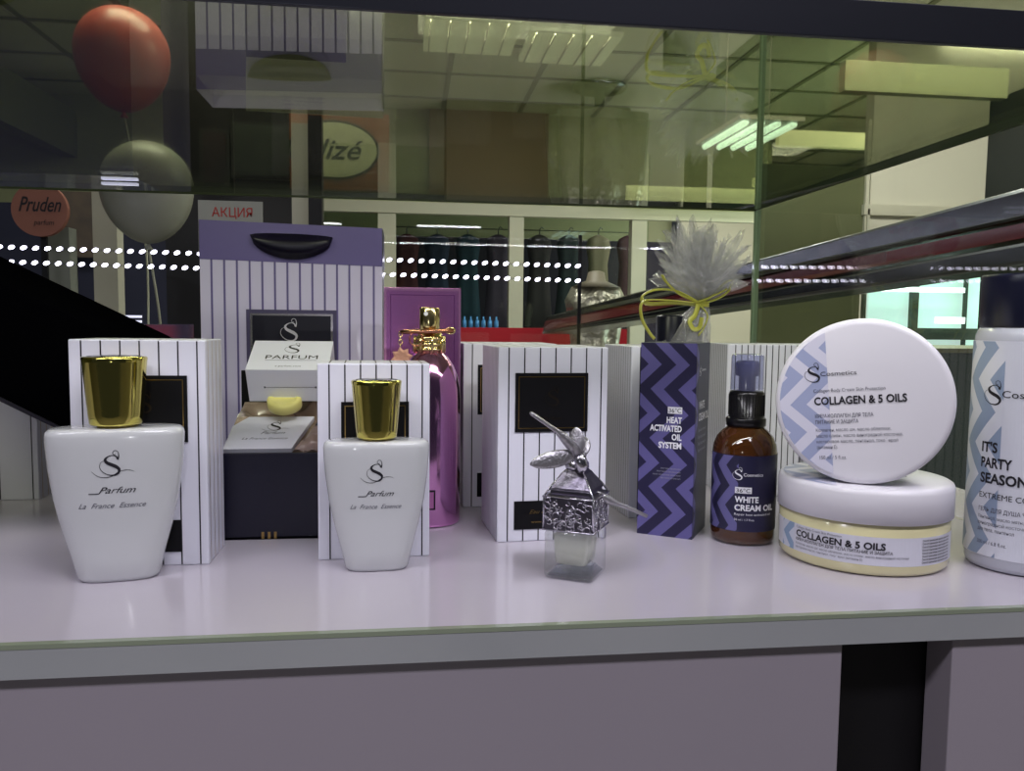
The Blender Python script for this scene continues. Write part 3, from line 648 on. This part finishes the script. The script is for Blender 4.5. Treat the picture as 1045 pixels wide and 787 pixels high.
def wing(name, A, Bq, wd, mid_u=.4):
    b = MB(); A, Bq = Vector(A), Vector(Bq); d = Bq-A; n = d.cross(Vector((0, 1, 0))).normalized(); dep = d.cross(n).normalized(); rings = []
    for i in range(13):
        u = i/12; ww = wd*(max(.02, sin(pi*min(1, max(0, u))**.9)))**.5
        rings.append([A+d*u+n*ww*cos(2*pi*k/14)+dep*(.28*ww+.0002)*sin(2*pi*k/14) for k in range(14)])
    b.loft(rings, wingm); b.build(name, t)
wing('wing', loc_(588, 464, .377), loc_(541, 474, .372), .0042)
wing('wing', loc_(590, 464, .378), loc_(588, 436, .380), .0040)
wing('wing', loc_(594, 466, .378), loc_(597, 446, .384), .0036)
b = MB(); b.tube([loc_(604, 500, .384), loc_(617, 508, .385), loc_(622, 511, .386), loc_(630, 514, .386), loc_(645, 520, .387), loc_(660, 527, .388)], [.0008, .0020, .0022, .0012, .0010, .0009], clear if 0 else wingm, 12); b.build('wing_rod', t)

# ------------------------------------------------------------------ cellophane wrapped bottle at the back
t = thing('wrapped_bottle', 'navy bottle wrapped in clear cellophane with a yellow ribbon bow at the back', 'gift', (.2405, .7200, 0), 0)
b = MB(); b.lathe([(.017, 0), (.0180, .002), (.0180, .090), (.0145, .103), (.0135, .106), (.0135, .1330), (.0125, .1342), (.005, .1344)], nv, 40); b.build('bottle', t)
cello = sheet_glass('crinkled_cellophane', (.97, .97, .98), 1.75, .03, body=(250, 250, 255), bodyfac=.25, bump=(160, .9, .004))
random.seed(5); N = Vector((.0240, -.012, .1450))
b = MB()                                                # skirt gathered up to the neck
rings = []
for j in range(15):
    u = j/14; z = .001+(N.z-.001)*u; ring = []
    for k in range(60):
        a = 2*pi*k/60; base = .030*(1-u**3)+.005*u; cr = 1+.16*sin(a*9+u*5)*u+.10*sin(a*17+2)*u+.05*sin(a*5+u*9)
        c_ = Vector((0, 0, 0)).lerp(Vector((N.x, N.y, 0)), u**2.5); ring.append((c_.x+base*cr*cos(a), c_.y+base*cr*sin(a), z))
    rings.append(ring)
b.loft(rings, cello, False, (False, False)); b.build('wrapper_skirt', t)
b = MB()
for q in range(120):                                    # fan of crumpled film above the tie
    az = random.uniform(0, 2*pi); tilt = random.uniform(.0, 1.0)**.75*R(68); L = (.046+.030*cos(tilt)**3)*random.uniform(.72, 1.15)
    d = Vector((sin(tilt)*cos(az), sin(tilt)*sin(az)*.7, cos(tilt))); s_ = d.cross(Vector((random.uniform(-1, 1), random.uniform(-1, 1), .3))).normalized(); nrm = d.cross(s_); rows = []
    for j in range(7):
        u = j/6; wd = .0012+.0125*u*(1.12-u)**.9*random.uniform(.75, 1.15); jit = nrm*(random.uniform(-1, 1)*.0034*u)
        c_ = N+d*(L*u)+Vector((0, 0, .004*sin(u*3))); rows.append([c_-s_*wd+jit, c_-s_*wd*.35-jit*1.5+nrm*.0018*u, c_+s_*wd*.4+jit, c_+s_*wd-nrm*.0020*u])
    rows[-1][0] -= d*random.uniform(0, .012); rows[-1][3] -= d*random.uniform(0, .012); rows[-1][1] += d*random.uniform(0, .006)
    b.loft(rows, cello, False, (False, False), closed=False)
b.build('wrapper_fan', t)
ribm = mat('yellow_green_ribbon', (206, 206, 84), .25, 0, .8, coat=.5)
b = MB(); rbn = lambda pts, r_=.0016: b.tube(smooth_pts(pts), r_, ribm, 8, .35)
def smooth_pts(pts, n=6):
    P = [Vector(p) for p in pts]; Q = []
    for i in range(len(P)-1):
        p0, p1, p2, p3 = P[max(i-1, 0)], P[i], P[i+1], P[min(i+2, len(P)-1)]
        for k in range(n):
            u = k/n; Q.append(.5*((2*p1)+(p2-p0)*u+(2*p0-5*p1+4*p2-p3)*u*u+(3*p1-p0-3*p2+p3)*u**3))
    Q.append(P[-1]); return Q
def lp(px, py, dy=0): return at(px, py, .700+dy)-Vector((.2405, .7200, 0))
for k in range(3): b.tube([N+Vector((.0062*cos(a), .0062*sin(a), -.002+.0018*k)) for a in [2*pi*j/20 for j in range(21)]], .0011, ribm, 6)
b.build('ribbon_tie', t)
for pts in ([(712, 308), (690, 297), (668, 296), (655, 303), (662, 310), (690, 309), (712, 311)], [(712, 308), (725, 303), (738, 290), (745, 287), (744, 296), (732, 305), (712, 311)]):
    b = MB(); rbn([lp(x, y, -.003*i % .006) for i, (x, y) in enumerate(pts)], .0030); b.build('ribbon_loop', t)
for pts in ([(712, 309), (693, 300), (680, 288), (676, 281)], [(710, 309), (670, 306), (655, 309), (655, 325), (663, 340), (668, 346)], [(713, 310), (709, 322), (704, 328), (708, 336), (714, 334), (716, 324)], [(713, 310), (722, 322), (718, 335), (713, 342)], [(714, 308), (732, 300), (742, 295)]):
    b = MB(); rbn([lp(x, y, -.002*i) for i, (x, y) in enumerate(pts)], .0023); b.build('ribbon_tail', t)

# ------------------------------------------------------------------ leaning black lid at far left
t = thing('black_box_lid', 'large black box lid leaning sloped at the far left edge', 'box lid', (0, 0, 0))
Y0, Y1 = .485, .510
q = [at(-150, 218, Y0), at(128, 347, Y0), at(205, 384, Y0), at(200, 506, Y0), at(47, 432, Y0), at(-150, 336, Y0)]
b = MB(); b.loft([[Vector((p.x, Y0, p.z)) for p in q], [Vector((p.x, Y1, p.z)) for p in q]], mat('matte_black_board', (4, 4, 6), 1, spec=0), False); b.build('lid_panel', t, .001)
for e0, e1, dz in ((q[0], q[0].lerp(q[2], .85), -.003), (q[5], q[5].lerp(q[3], .85), .003)):  # rear rims added to keep light off the cartons behind
    b = MB(); b.loft([[Vector((p.x, yy, p.z+z)) for p, z in ((e0, 0), (e1, 0), (e1, dz), (e0, dz))] for yy in (Y1, Y1+.068)], MATS['matte_black_board'], False); b.build('lid_side', t)
b = MB(); e0, e1 = q[5], q[3]; b.loft([[Vector((p.x, yy, p.z+dz)) for p, dz in ((e0, 0), (e1, 0), (e1, .0022), (e0, .0022))] for yy in (Y0-.0015, Y0)], mat('dark_grey_edge', (48, 46, 56), .3), False); b.build('lid_rim', t)

# leaflet lying on top of the glass shelf, printed face down
t = thing('price_leaflet', 'printed leaflet lying on the upper glass shelf, seen from below above the bag', 'leaflet', (0, 0, 0))
c = [at(x, y, 1) for x, y in ((251, -30), (251, 113), (391, 121), (393, -30))]
def onz(px, py, z): d = at(px, py, 1)-Vector((0, 0, CAMZ)); return Vector((0, 0, CAMZ))+d*((z-CAMZ)/d.z)
A, B_, C_, D_ = [onz(x, y, .2503) for x, y in ((251, -4), (251, 113), (391, 121), (393, 4))]
b = MB(); leaf = mat('grey_white_leaflet', (206, 208, 196), .6)
b.loft([[Vector((p.x, p.y, z)) for p in (A, B_, C_, D_)] for z in (.2503, .2507)], leaf, False)
def lm(u, v): p = (A*(1-u)+D_*u)*(1-v)+(B_*(1-u)+C_*u)*v; return Vector((p.x, p.y, .2502))
b.rect(0, 0, .72, .42, lm, mat('olive_print', (92, 94, 60), .6))
for i in range(5):
    vs, fs, bbx = glyphs(('Парфюм женский', 'Парфюм мужской', 'Цена 50 мл', 'Цена 100 мл', 'Косметика для тела')[i], 0, 0, 1)
    b.poly([((.26+x*.035), (.80+i*.045-y*.030)) for x, y in vs], lambda x, y: lm(x, y)-Vector((0, 0, .0001)), ink_grey, fs)
b.build('leaflet_sheet', t)

# ------------------------------------------------------------------ the shop behind
ceil_m = mat('ceiling_tile', (196, 200, 176), .85, bump=(14, .2, .01))
ZC = 1.82
def simple(name, boxes, m, label=None, cat=None, group=None, kind=None, bevel=0):
    b = MB()
    for a, c in boxes: b.box(a, c, m)
    o = b.build(name, None, bevel); tag(o, label, cat, group, kind); return o
b = MB(); b.box((-6, -2.5, ZC), (7, 12, ZC+.05), ceil_m)
grid = mat('ceiling_grid_bar', (116, 124, 84), .6)
x = -5.83
while x < 7: b.box((x-.018, -2.5, ZC-.006), (x+.018, 12, ZC), grid); x += .61
y = -2.3
while y < 12: b.box((-6, y-.018, ZC-.006), (7, y+.018, ZC), grid); y += .61
tag(b.build('ceiling'), kind='structure')
simple('floor', [((-6, -2.5, -1.1), (7, 12, -1.05))], mat('pale_floor_tile', (150, 146, 140), .3, noise=(3, (128, 124, 120))), kind='structure')
YW = 6.6
cream_w = mat('pale_olive_paint', (180, 184, 150), .7); frame_m = mat('pale_frame_paint', (192, 190, 172), .5)
def pxbox(x0, y0, x1, y1, Y, d):
    a = at(x0, y1, Y); c = at(x1, y0, Y); return ((a.x, Y, a.z), (c.x, Y+d, c.z))
a = at(385, 206, YW); zh = a.z
simple('wall_back', [((-6, YW, zh), (3.05, YW+.12, ZC)), ((-6, YW, -1.05), (-2.2, YW+.12, zh)), ((-2.2, YW+2.6, -1.05), (3.05, YW+2.7, ZC))], cream_w, kind='structure')
terra = mat('terracotta_panel', (150, 126, 98), .6, noise=(2, (142, 118, 92)))
bx = pxbox(438, 112, 560, 203, YW-.05, .05); tag(simple('wall_panel', [bx], terra), 'large terracotta panel on the wall above the shop windows', 'wall panel')
simple('trim_header', [((-2.2, YW-.06, zh-.09), (3.05, YW, zh))], frame_m, kind='structure')
for i, (x0, x1) in enumerate(((386, 404), (518, 535), (641, 661))):
    a0, a1 = pxbox(x0, 206, x1, 420, YW-.04, .1); simple('trim_%d' % (i+1), [((a0[0], a0[1], -1.05), (a1[0], a1[1], zh-.09))], frame_m, kind='structure')
b = MB(); b.box((-2.2, YW+.04, -1.05), (2.0, YW+.05, zh-.09), shop_glass); tag(b.build('window_1'), kind='structure')
simple('wall_corridor', [((-2.2, YW+2.5, -1.05), (3.05, YW+2.6, zh))], mat('dark_blue_wall', (30, 34, 58), .7, noise=(1.5, (52, 44, 60))), kind='structure')
# right hand part: recessed bright wall, window with mint daylight
simple('wall_right', [((4.6, -2.5, -1.05), (4.7, 12, ZC)), ((3.05, 8.9, -1.05), (4.6, 9.0, ZC))], mat('warm_white_paint', (204, 202, 186), .75), kind='structure')
simple('wall_left', [((-6, -2.5, -1.05), (-5.9, 12, ZC))], mat('dim_olive_paint', (110, 114, 88), .8), kind='structure')
YR = 4.4
w0, w1 = pxbox(885, 128, 1034, 268, YR, .06)
simple('wall_partition', [((w0[0], YR, w0[2]-.0), (w1[0]+.9, YR+.08, ZC))], MATS['warm_white_paint'], kind='structure')
g0, g1 = pxbox(770, 150, 884, 400, YR, .05)
simple('wall_olive', [((at(778, 200, YR).x, YR, -1.05), (g1[0], YR+.05, at(800, 168, YR).z))], mat('deep_olive_paint', (74, 82, 50), .7, noise=(2, (94, 98, 64))), kind='structure')
simple('trim_4', [pxbox(882, 213, 1035, 219, YR-.03, .03), pxbox(882, 213, 888, 300, YR-.03, .03)], frame_m, kind='structure')
simple('trim_5', [pxbox(884, 122, 887, 268, YR-.02, .02)], frame_m, kind='structure')
tag(simple('dark_pillar', [pxbox(1030, 90, 1100, 460, 3.3, .25)], mat('dark_green_black', (20, 24, 20), .6)), 'dark pillar at the right edge beyond the glass', 'pillar')
# windows with daylight
day = mat('daylight_beyond', (150, 215, 200), .8, emit=(208, 232, 228), es=.80)
a0, a1 = pxbox(884, 262, 1045, 358, 4.6, .02)
t = thing('display_window', 'bright mint window with dark mullions behind the gel bottle', 'window', (0, 0, 0))
b = MB(); b.box(a0, a1, day); b.build('window_pane', t)
dkf = mat('dark_green_frame', (48, 62, 48), .5)
for x0, x1 in ((880, 886), (929, 940), (984, 990), (1040, 1048)):
    b = MB(); q0, q1 = pxbox(x0, 262, x1, 360, 4.56, .04); b.box(q0, q1, dkf); b.build('mullion', t)
b = MB(); q0, q1 = pxbox(878, 336, 1048, 346, 4.55, .04); b.box(q0, q1, dkf); b.build('sill', t)
tube_streak_m = mat('cool_tube_light', (235, 255, 250), .3, emit=(226, 255, 250), es=3)
for i, (x0, y0, x1, y1) in enumerate(((880, 279, 985, 282), (880, 294, 985, 297), (956, 324, 985, 330))):  # glowing strips standing in for light reflected in the side glass
    q0, q1 = pxbox(x0, y0, x1, y1, 4.45, .02); b = MB(); b.box(q0, q1, tube_streak_m)
    tag(b.build('tube_lamp'), ('upper', 'middle', 'short lower')[i]+' bright tube lamp line in front of the mint window', 'lamp')
# counter below the window, teal glass
tag(simple('teal_counter', [pxbox(770, 361.5, 1160, 560, 2.6, .5)], mat('dark_teal_glass', (34, 66, 54), .3, coat=.3, noise=(1.3, (20, 40, 34)))), 'dark teal counter beyond the cabinet at right', 'counter')
q0, q1 = pxbox(770, 361.5, 1160, 560, 2.6, .5); tag(simple('counter_top_edge', [((q0[0]-.02, 2.58, q1[2]+.001), (q1[0], 3.12, q1[2]+.016))], mat('olive_metal_edge', (112, 116, 84), .4)), 'thin olive edge strip along the teal counter top', 'edge strip')

# ceiling lights in view
def luminaire(x, y, label, wx=.55, wy=.5, n=4, es=2.2, tz=ZC):
    t = thing('ceiling_light', label, 'ceiling light', (x, y, tz-.03), 0, 'tube ceiling lights of the shop')
    b = MB(); b.box((-wx/2, -wy/2, .010), (wx/2, wy/2, .03), frame_m); b.build('housing', t)
    for i in range(n):
        xx = -wx/2+wx*(i+.5)/n; b = MB(); b.tube([(xx, -wy/2+.03, 0), (xx, wy/2-.03, 0)], .018, tube_streak_m, 8); b.build('tube', t)
    return t
p = at(762, 139, 4.2); tt = luminaire(p.x, p.y, 'hanging light with four bright slanting tubes right of the cellophane', .34, .62, es=3, tz=p.z+.03)
for dx in (-.12, .12): b = MB(); b.tube([(dx, 0, .03), (dx, 0, ZC-p.z)], .004, frame_m, 6); b.build('hanging_rod', tt)
for (px, py), lb in (((480, 34), 'dim ceiling light left of centre in the glass'), ((580, 46), 'dim ceiling light right of centre in the glass')):
    p = onz(px, py, ZC); t = thing('ceiling_light', lb, 'ceiling light', (p.x, p.y, ZC-.03), 0, 'square ceiling lights')
    b = MB(); b.box((-.27, -.27, 0), (.27, .27, .03), mat('milky_diffuser', (220, 222, 210), .5, emit=(220, 226, 200), es=.25)); b.build('diffuser', t)
    for k in range(5): b = MB(); b.box((-.27+.108*k+.03, -.27, -.012), (-.27+.108*k+.036, .27, 0), frame_m); b.build('louvre', t)
# bright stripes of cove light
cove = mat('cove_light', (250, 250, 215), .5, emit=(236, 238, 180), es=.9)
for i, (x0, y0, x1, y1, Y) in enumerate(((795, 136, 888, 148, 4.9), (640, 196, 850, 204, 6.3), (770, 184, 850, 190, 6.2), (862, 70, 1030, 92, 3.4))):
    q0, q1 = pxbox(x0, y0, x1, y1, Y, .05); tag(simple('cove_lamp', [(q0, q1)], cove if i < 3 else mat('pale_soffit', (150, 154, 122), .6)),
        ('bright cove light above the pale partition', 'long cove light strip over the back wall', 'short cove light right of the cellophane', 'pale soffit band at upper right')[i], 'lamp' if i < 3 else 'soffit')

# metal display rail on the right running away from the viewer
railm = mat('dark_chrome', (112, 116, 120), .2, 1, bump=(20, .3, .002)); redm = mat('dark_red_lacquer', (92, 16, 26), .25, coat=.5)
t = thing('metal_display_rail', 'dark chrome rail with red band running back beyond the glass corner', 'rail', (0, 0, 0))
def persp(pts): return [at(*p) for p in pts]
FAR = 3.4; NEAR = .62; XN = at(1060, 232, NEAR)
def railbar(f0, f1, n0, n1, name, m):
    a_, b__ = at(f0[0], f0[1], FAR), at(f1[0], f1[1], FAR); c__, d__ = at(n0[0], n0[1], NEAR), at(n1[0], n1[1], NEAR)
    b = MB(); rr = [[a_, b__, b__+Vector((.16, .05, 0)), a_+Vector((.16, .05, 0))], [c__, d__, d__+Vector((.05, .02, 0)), c__+Vector((.05, .02, 0))]]
    rr = [[rr[0][k].lerp(rr[1][k], u) for k in range(4)] for u in (0, 1)]
    b.loft(rr, m, False); b.build(name, t, .004 if m is railm else 0)
railbar((558, 323), (556, 329), (1100, 176), (1100, 212), 'upper_bar', railm)
railbar((556, 329), (554, 338), (1100, 216), (1100, 232), 'red_band', redm)
railbar((554, 338), (553, 341), (1100, 236), (1100, 262), 'lower_bar', railm)
q0 = at(700, 330, 2.2); b = MB(); b.box((q0.x, 2.2, -1.05), (q0.x+.05, 2.25, at(700, 318, 2.2).z), railm); b.build('post', t)

# red counter and dark goods through the back
r0_, r1_ = pxbox(455, 336, 640, 372, 5.2, .4); b = MB(); b.box((r0_[0], 5.24, -1.05), (r1_[0], 5.6, r0_[2]), mat('brown_grey_plinth', (84, 76, 62), .6)); b.box(r0_, r1_, mat('red_lacquer', (150, 16, 32), .4, coat=.2)); tag(b.build('red_counter'), 'bright red counter seen behind the central striped carton', 'counter')
t = thing('mannequin', 'headless mannequin in a shiny silver dress beyond the glass', 'mannequin', (at(608, 300, 4.8).x, 4.8, -1.05), 0)
drs = mat('silver_lame', (150, 148, 136), .3, .7, bump=(9, 1, .04)); b = MB()
prf = [(.30, .30), (.27, .75), (.20, 1.05), (.15, 1.18), (.17, 1.34), (.19, 1.44), (.15, 1.52)]
b.loft([[(r_*cos(a)*(1+.10*sin(a*7)*(z < 1.1)), .7*r_*sin(a)*(1+.10*sin(a*7)), z-.12) for a in [2*pi*k/48 for k in range(48)]] for r_, z in prf], drs); b.build('dress', t)
b = MB(); b.lathe([(.15, 1.40), (.06, 1.44), (.05, 1.49), (.02, 1.50)], mat('dull_skin_plastic', (104, 98, 84), .5), 24); b.lathe([(.03, 0), (.03, .3)], railm, 12); b.lathe([(.16, 0), (.16, .02)], railm, 24); b.build('stand', t)
# clothes hanging dark in the shop across the corridor
cols = [(84, 34, 46), (40, 52, 84), (30, 60, 80), (70, 58, 82), (50, 44, 50), (34, 44, 52), (120, 112, 96), (58, 26, 40)]
names = ['maroon', 'slate blue', 'teal blue', 'mauve', 'charcoal', 'dark grey green', 'beige', 'wine red']
for i, px in enumerate((415, 446, 477, 508, 550, 580, 610, 641)):
    p = at(px, 285, 8.2); t = thing('hanging_garment', names[i]+' garment hanging in the dark shop beyond the glass', 'garment', (p.x, 8.2, p.z+.45))
    b = MB(); gm = mat('cloth_%s' % names[i].replace(' ', '_'), cols[i], .8); pr = [(.03, 0), (.11, -.04), (.13, -.12), (.10, -.3), (.12, -.6), (.15, -.95)]
    b.loft([[(r_*cos(a), .35*r_*sin(a)*(1+.2*sin(5*a)), z) for a in [2*pi*k/20 for k in range(20)]] for r_, z in pr], gm); b.build('cloth', t)
    b = MB(); b.tube([(0, 0, -.02), (0, 0, .05), (.02, 0, .08), (.04, 0, .06)], .006, railm, 6); b.build('hanger_hook', t)
q0, q1 = pxbox(405, 0, 640, 5, 8.2, .02); zz = at(420, 285, 8.2).z+.53
o = simple('clothes_rail', [((q0[0]-.06, 8.193, zz-.017), (q1[0]+.1, 8.207, zz-.007))], railm, 'thin clothes rail in the dark shop beyond', 'rail')
for i in range(6):
    p = at(474+i*6.5, 324, 5.35)
    b = MB(); b.lathe([(.014, 0), (.015, .002), (.015, .055), (.006, .065), (.006, .085)], mat('blue_glass_vial', (60, 120, 170), .2, .3), 14); o = b.build('blue_vial'); o.location = (p.x, 5.35, at(474, 336, 5.35).z+.0005)
    tag(o, 'small blue bottle in a row on the red counter', 'bottle', 'blue bottles on the red counter')

# left side: dark partition with pictures, sign, column, balloons
dpm = mat('near_black_panel', (12, 11, 16), .5)
tag(simple('dark_partition', [((at(168, 200, 2.9).x, 2.9, -1.05), (at(328, 200, 2.9).x, 2.98, 1.6))], dpm), 'tall near-black partition behind the gift bag', 'partition')
for i, (x0, y0, x1, y1, c1, lb) in enumerate(((236, 126, 298, 182, (62, 70, 62), 'dim grey-green framed picture on the black partition'), (204, 132, 234, 190, (50, 30, 32), 'dim maroon framed picture on the black partition'))):
    q0, q1 = pxbox(x0, y0, x1, y1, 2.88, .018); t = thing('framed_picture', lb, 'picture', (0, 0, 0)); b = MB(); b.box(q0, q1, mat('pic_frame', (40, 42, 40), .4)); b.build('frame', t)
    b = MB(); b.box((q0[0]+.012, 2.876, q0[2]+.012), (q1[0]-.012, 2.881, q1[2]-.012), mat('picture_%d' % i, c1, .5, noise=(14, (30, 34, 40)))); b.build('picture_sheet', t)
q0, q1 = pxbox(300, 126, 316, 430, 2.6, .05); tag(simple('pale_post', [((q0[0], q0[1], -1.05), q1)], frame_m), 'slim pale post left of the oval sign', 'post')
q0, q1 = pxbox(316.5, 118, 328, 430, 2.52, .05); tag(simple('black_post', [((q0[0], q0[1], -1.05), q1)], dpm), 'slim black post touching the oval sign', 'post')
t = thing('oval_sign', 'orange sign board with cream oval reading Elizé', 'sign', (0, 0, 0)); Yg = 2.7
q0, q1 = pxbox(296, 117, 397, 192, Yg, .03); b = MB(); b.box(q0, q1, mat('orange_board', (176, 106, 46), .5, noise=(9, (150, 84, 36)))); b.build('board', t)
cc = at(341, 153, Yg-.002); b = MB(); mp = plane((cc.x, Yg-.001, cc.z), (1, 0, 0), (0, 0, 1), .001)
el = lambda a_, b_: [(a_*cos(2*pi*k/48), b_*sin(2*pi*k/48)) for k in range(48)]
kx = Yg/F; b.poly(el(44*kx, 29*kx), mp, mat('sign_green', (36, 52, 30), .5)); b.poly(el(41.5*kx, 26.5*kx), plane((cc.x, Yg-.002, cc.z), (1, 0, 0), (0, 0, 1), .001), mat('sign_cream', (214, 218, 178), .5, emit=(214, 218, 178), es=.12))
b.text('Elizé', -30*kx, -9*kx, 58*kx, 20*kx, plane((cc.x, Yg-.003, cc.z), (1, 0, 0), (0, 0, 1), .001), MATS['sign_green'], shear=.35, bold=.01); b.build('oval_panel', t)
t = thing('promo_sign', 'small white sign with red АКЦИЯ lettering peeking over the gift bag', 'sign', (0, 0, 0))
q0, q1 = pxbox(203, 206, 268, 262, 1.62, .0012); b = MB(); b.box(q0, q1, mat('sign_paper', (170, 172, 164), .6)); k_ = 1.62/F; b.box((at(237, 230, 1.62).x-.004, 1.621, -1.05), (at(237, 230, 1.62).x+.004, 1.629, q1[2]-.01), MATS['black_post_metal'])
b.text('АКЦИЯ', at(237, 219, 1.62).x, at(237, 221.5, 1.62).z, 38*k_, 9*k_, front(1.62, .001), mat('red_ink', (196, 36, 30), .5), bold=0, align='C'); b.build('sign_sheet', t)
q0, q1 = pxbox(100, 195, 118, 430, 2.75, .06); tag(simple('pale_column', [((q0[0], q0[1], -1.05), q1)], frame_m), 'slim pale column behind the white balloon', 'column')
q0, q1 = pxbox(50, 232, 70, 430, 2.7, .06); tag(simple('short_pale_column', [((q0[0], q0[1], -1.05), q1)], mat('grey_frame_paint', (130, 134, 126), .5)), 'short grey column below the round pink sign', 'column')
t = thing('round_pink_sign', 'round dusty pink sign with dark script at far left', 'sign', (0, 0, 0)); cc = at(40, 214, 2.6)
b = MB(); rr = 25*2.6/F; b.loft([[(cc.x+rr*cos(a)*s_, y_, cc.z+rr*sin(a)*s_) for a in [2*pi*k/48 for k in range(48)]] for s_, y_ in ((1, 2.62), (1, 2.6))], mat('dusty_pink_board', (150, 98, 84), .6), False)
b.text('Pruden', cc.x-18*2.6/F, cc.z-.005, 38*2.6/F, 14*2.6/F, front(2.6, .002), ink, shear=.4, bold=.01); b.text('parfum', cc.x-5*2.6/F, cc.z-.045, 18*2.6/F, 5*2.6/F, front(2.6, .002), ink, shear=.2); b.box((cc.x-.008, 2.622, -1.05), (cc.x+.008, 2.634, cc.z), MATS['black_post_metal']); b.build('sign_disc', t)
q0, q1 = pxbox(-60, 195, 205, 430, 4.6, .1); tag(simple('dark_display', [((q0[0], q0[1], -1.05), (q1[0], q1[1], at(60, 208, 4.6).z))], mat('midnight_blue_panel', (30, 32, 52), .5, noise=(2.2, (56, 58, 84)))), 'dark blue shop display at left behind the row of lights', 'display')
q0, q1 = pxbox(60, 196, 96, 262, 4.5, .05); tag(simple('framed_poster', [(q0, q1)], mat('poster_print', (120, 104, 88), .5, noise=(12, (60, 58, 66)))), 'tan and grey poster right of the round pink sign', 'poster')
# sloping ceiling beam on the left
b = MB(); b.box((-2.6, .8, CAMZ+1.22), (-2.5, 7, CAMZ+1.56), mat('olive_soffit', (120, 124, 100), .7)); tag(b.build('trim_6'), kind='structure')
b = MB(); tag(simple('glass_counter', [((at(0, 300, 1.9).x-.3, 1.5, -1.05), (at(200, 330, 1.9).x, 1.88, at(110, 330, 1.9).z))], mat('dim_violet_glass', (64, 62, 92), .12, coat=.8)), 'dim glossy counter behind the white balloon strings', 'counter')
for i, (px, py) in enumerate(((118, 322), (118, 327))):
    q0, q1 = pxbox(107, py, 143, py+2, 1.49, .01); tag(simple('counter_lamp', [(q0, q1)], mat('dim_lamp', (220, 220, 240), .3, emit=(220, 220, 255), es=1.1)), ('upper', 'lower')[i]+' short bright lamp line on the dim left counter', 'lamp')

def balloon(label, px, py, rpx, Y, col, stretch, name, knot=None):
    c_ = at(px, py, Y); rr = rpx*Y/F
    t = thing('balloon', label, 'balloon', c_, 0)
    b = MB(); prof = []
    for i in range(25):
        a = -pi/2+pi*i/24; z = sin(a); r_ = cos(a)
        if z < 0: z *= stretch; r_ *= (1-.10*(-sin(a))**3)
        prof.append((max(.0006, rr*r_), rr*z))
    b.lathe(prof, mat(name, col, .32, 0, .4), 48); b.build('balloon_skin', t)
    b = MB(); zb_ = -rr*stretch; b.lathe([(.004, zb_+.004), (.005, zb_-.004), (.013, zb_-.016)], mat(name, col), 16, caps=(False, True)); b.build('knot', t)
    b = MB(); end = Vector(knot)-c_; b.tube(smooth_pts([(0, 0, zb_-.008), Vector((0, 0, zb_)).lerp(end, .35)+Vector((.02, 0, 0)), Vector((0, 0, zb_)).lerp(end, .7)-Vector((.015, 0, 0)), end]), .0035, mat('pale_ribbon', (170, 172, 150), .3), 6); b.build('ribbon', t)
    return t
kn = at(166, 350, 2.5); kn.z -= .5
tb = balloon('red-pink balloon floating at upper left', 125, 55, 42, 2.66, (158, 74, 64), 1.28, 'coral_latex', kn+Vector((0, .02, 0)))
tb.rotation_euler = (0, R(0), 0)
balloon('pale grey-white balloon floating below and right of the red one', 150, 190, 42, 2.34, (146, 148, 134), 1.30, 'white_latex', kn-Vector((0, .02, 0)))
b = MB(); b.lathe([(.03, -.04), (.05, -.03), (.05, .01), (.02, .03)], mat('pale_ribbon', (170, 172, 150)), 24); o = b.build('balloon_weight'); o.location = (kn.x, kn.y, kn.z-.05); tag(o, 'small weight tying the two balloon ribbons', 'weight')
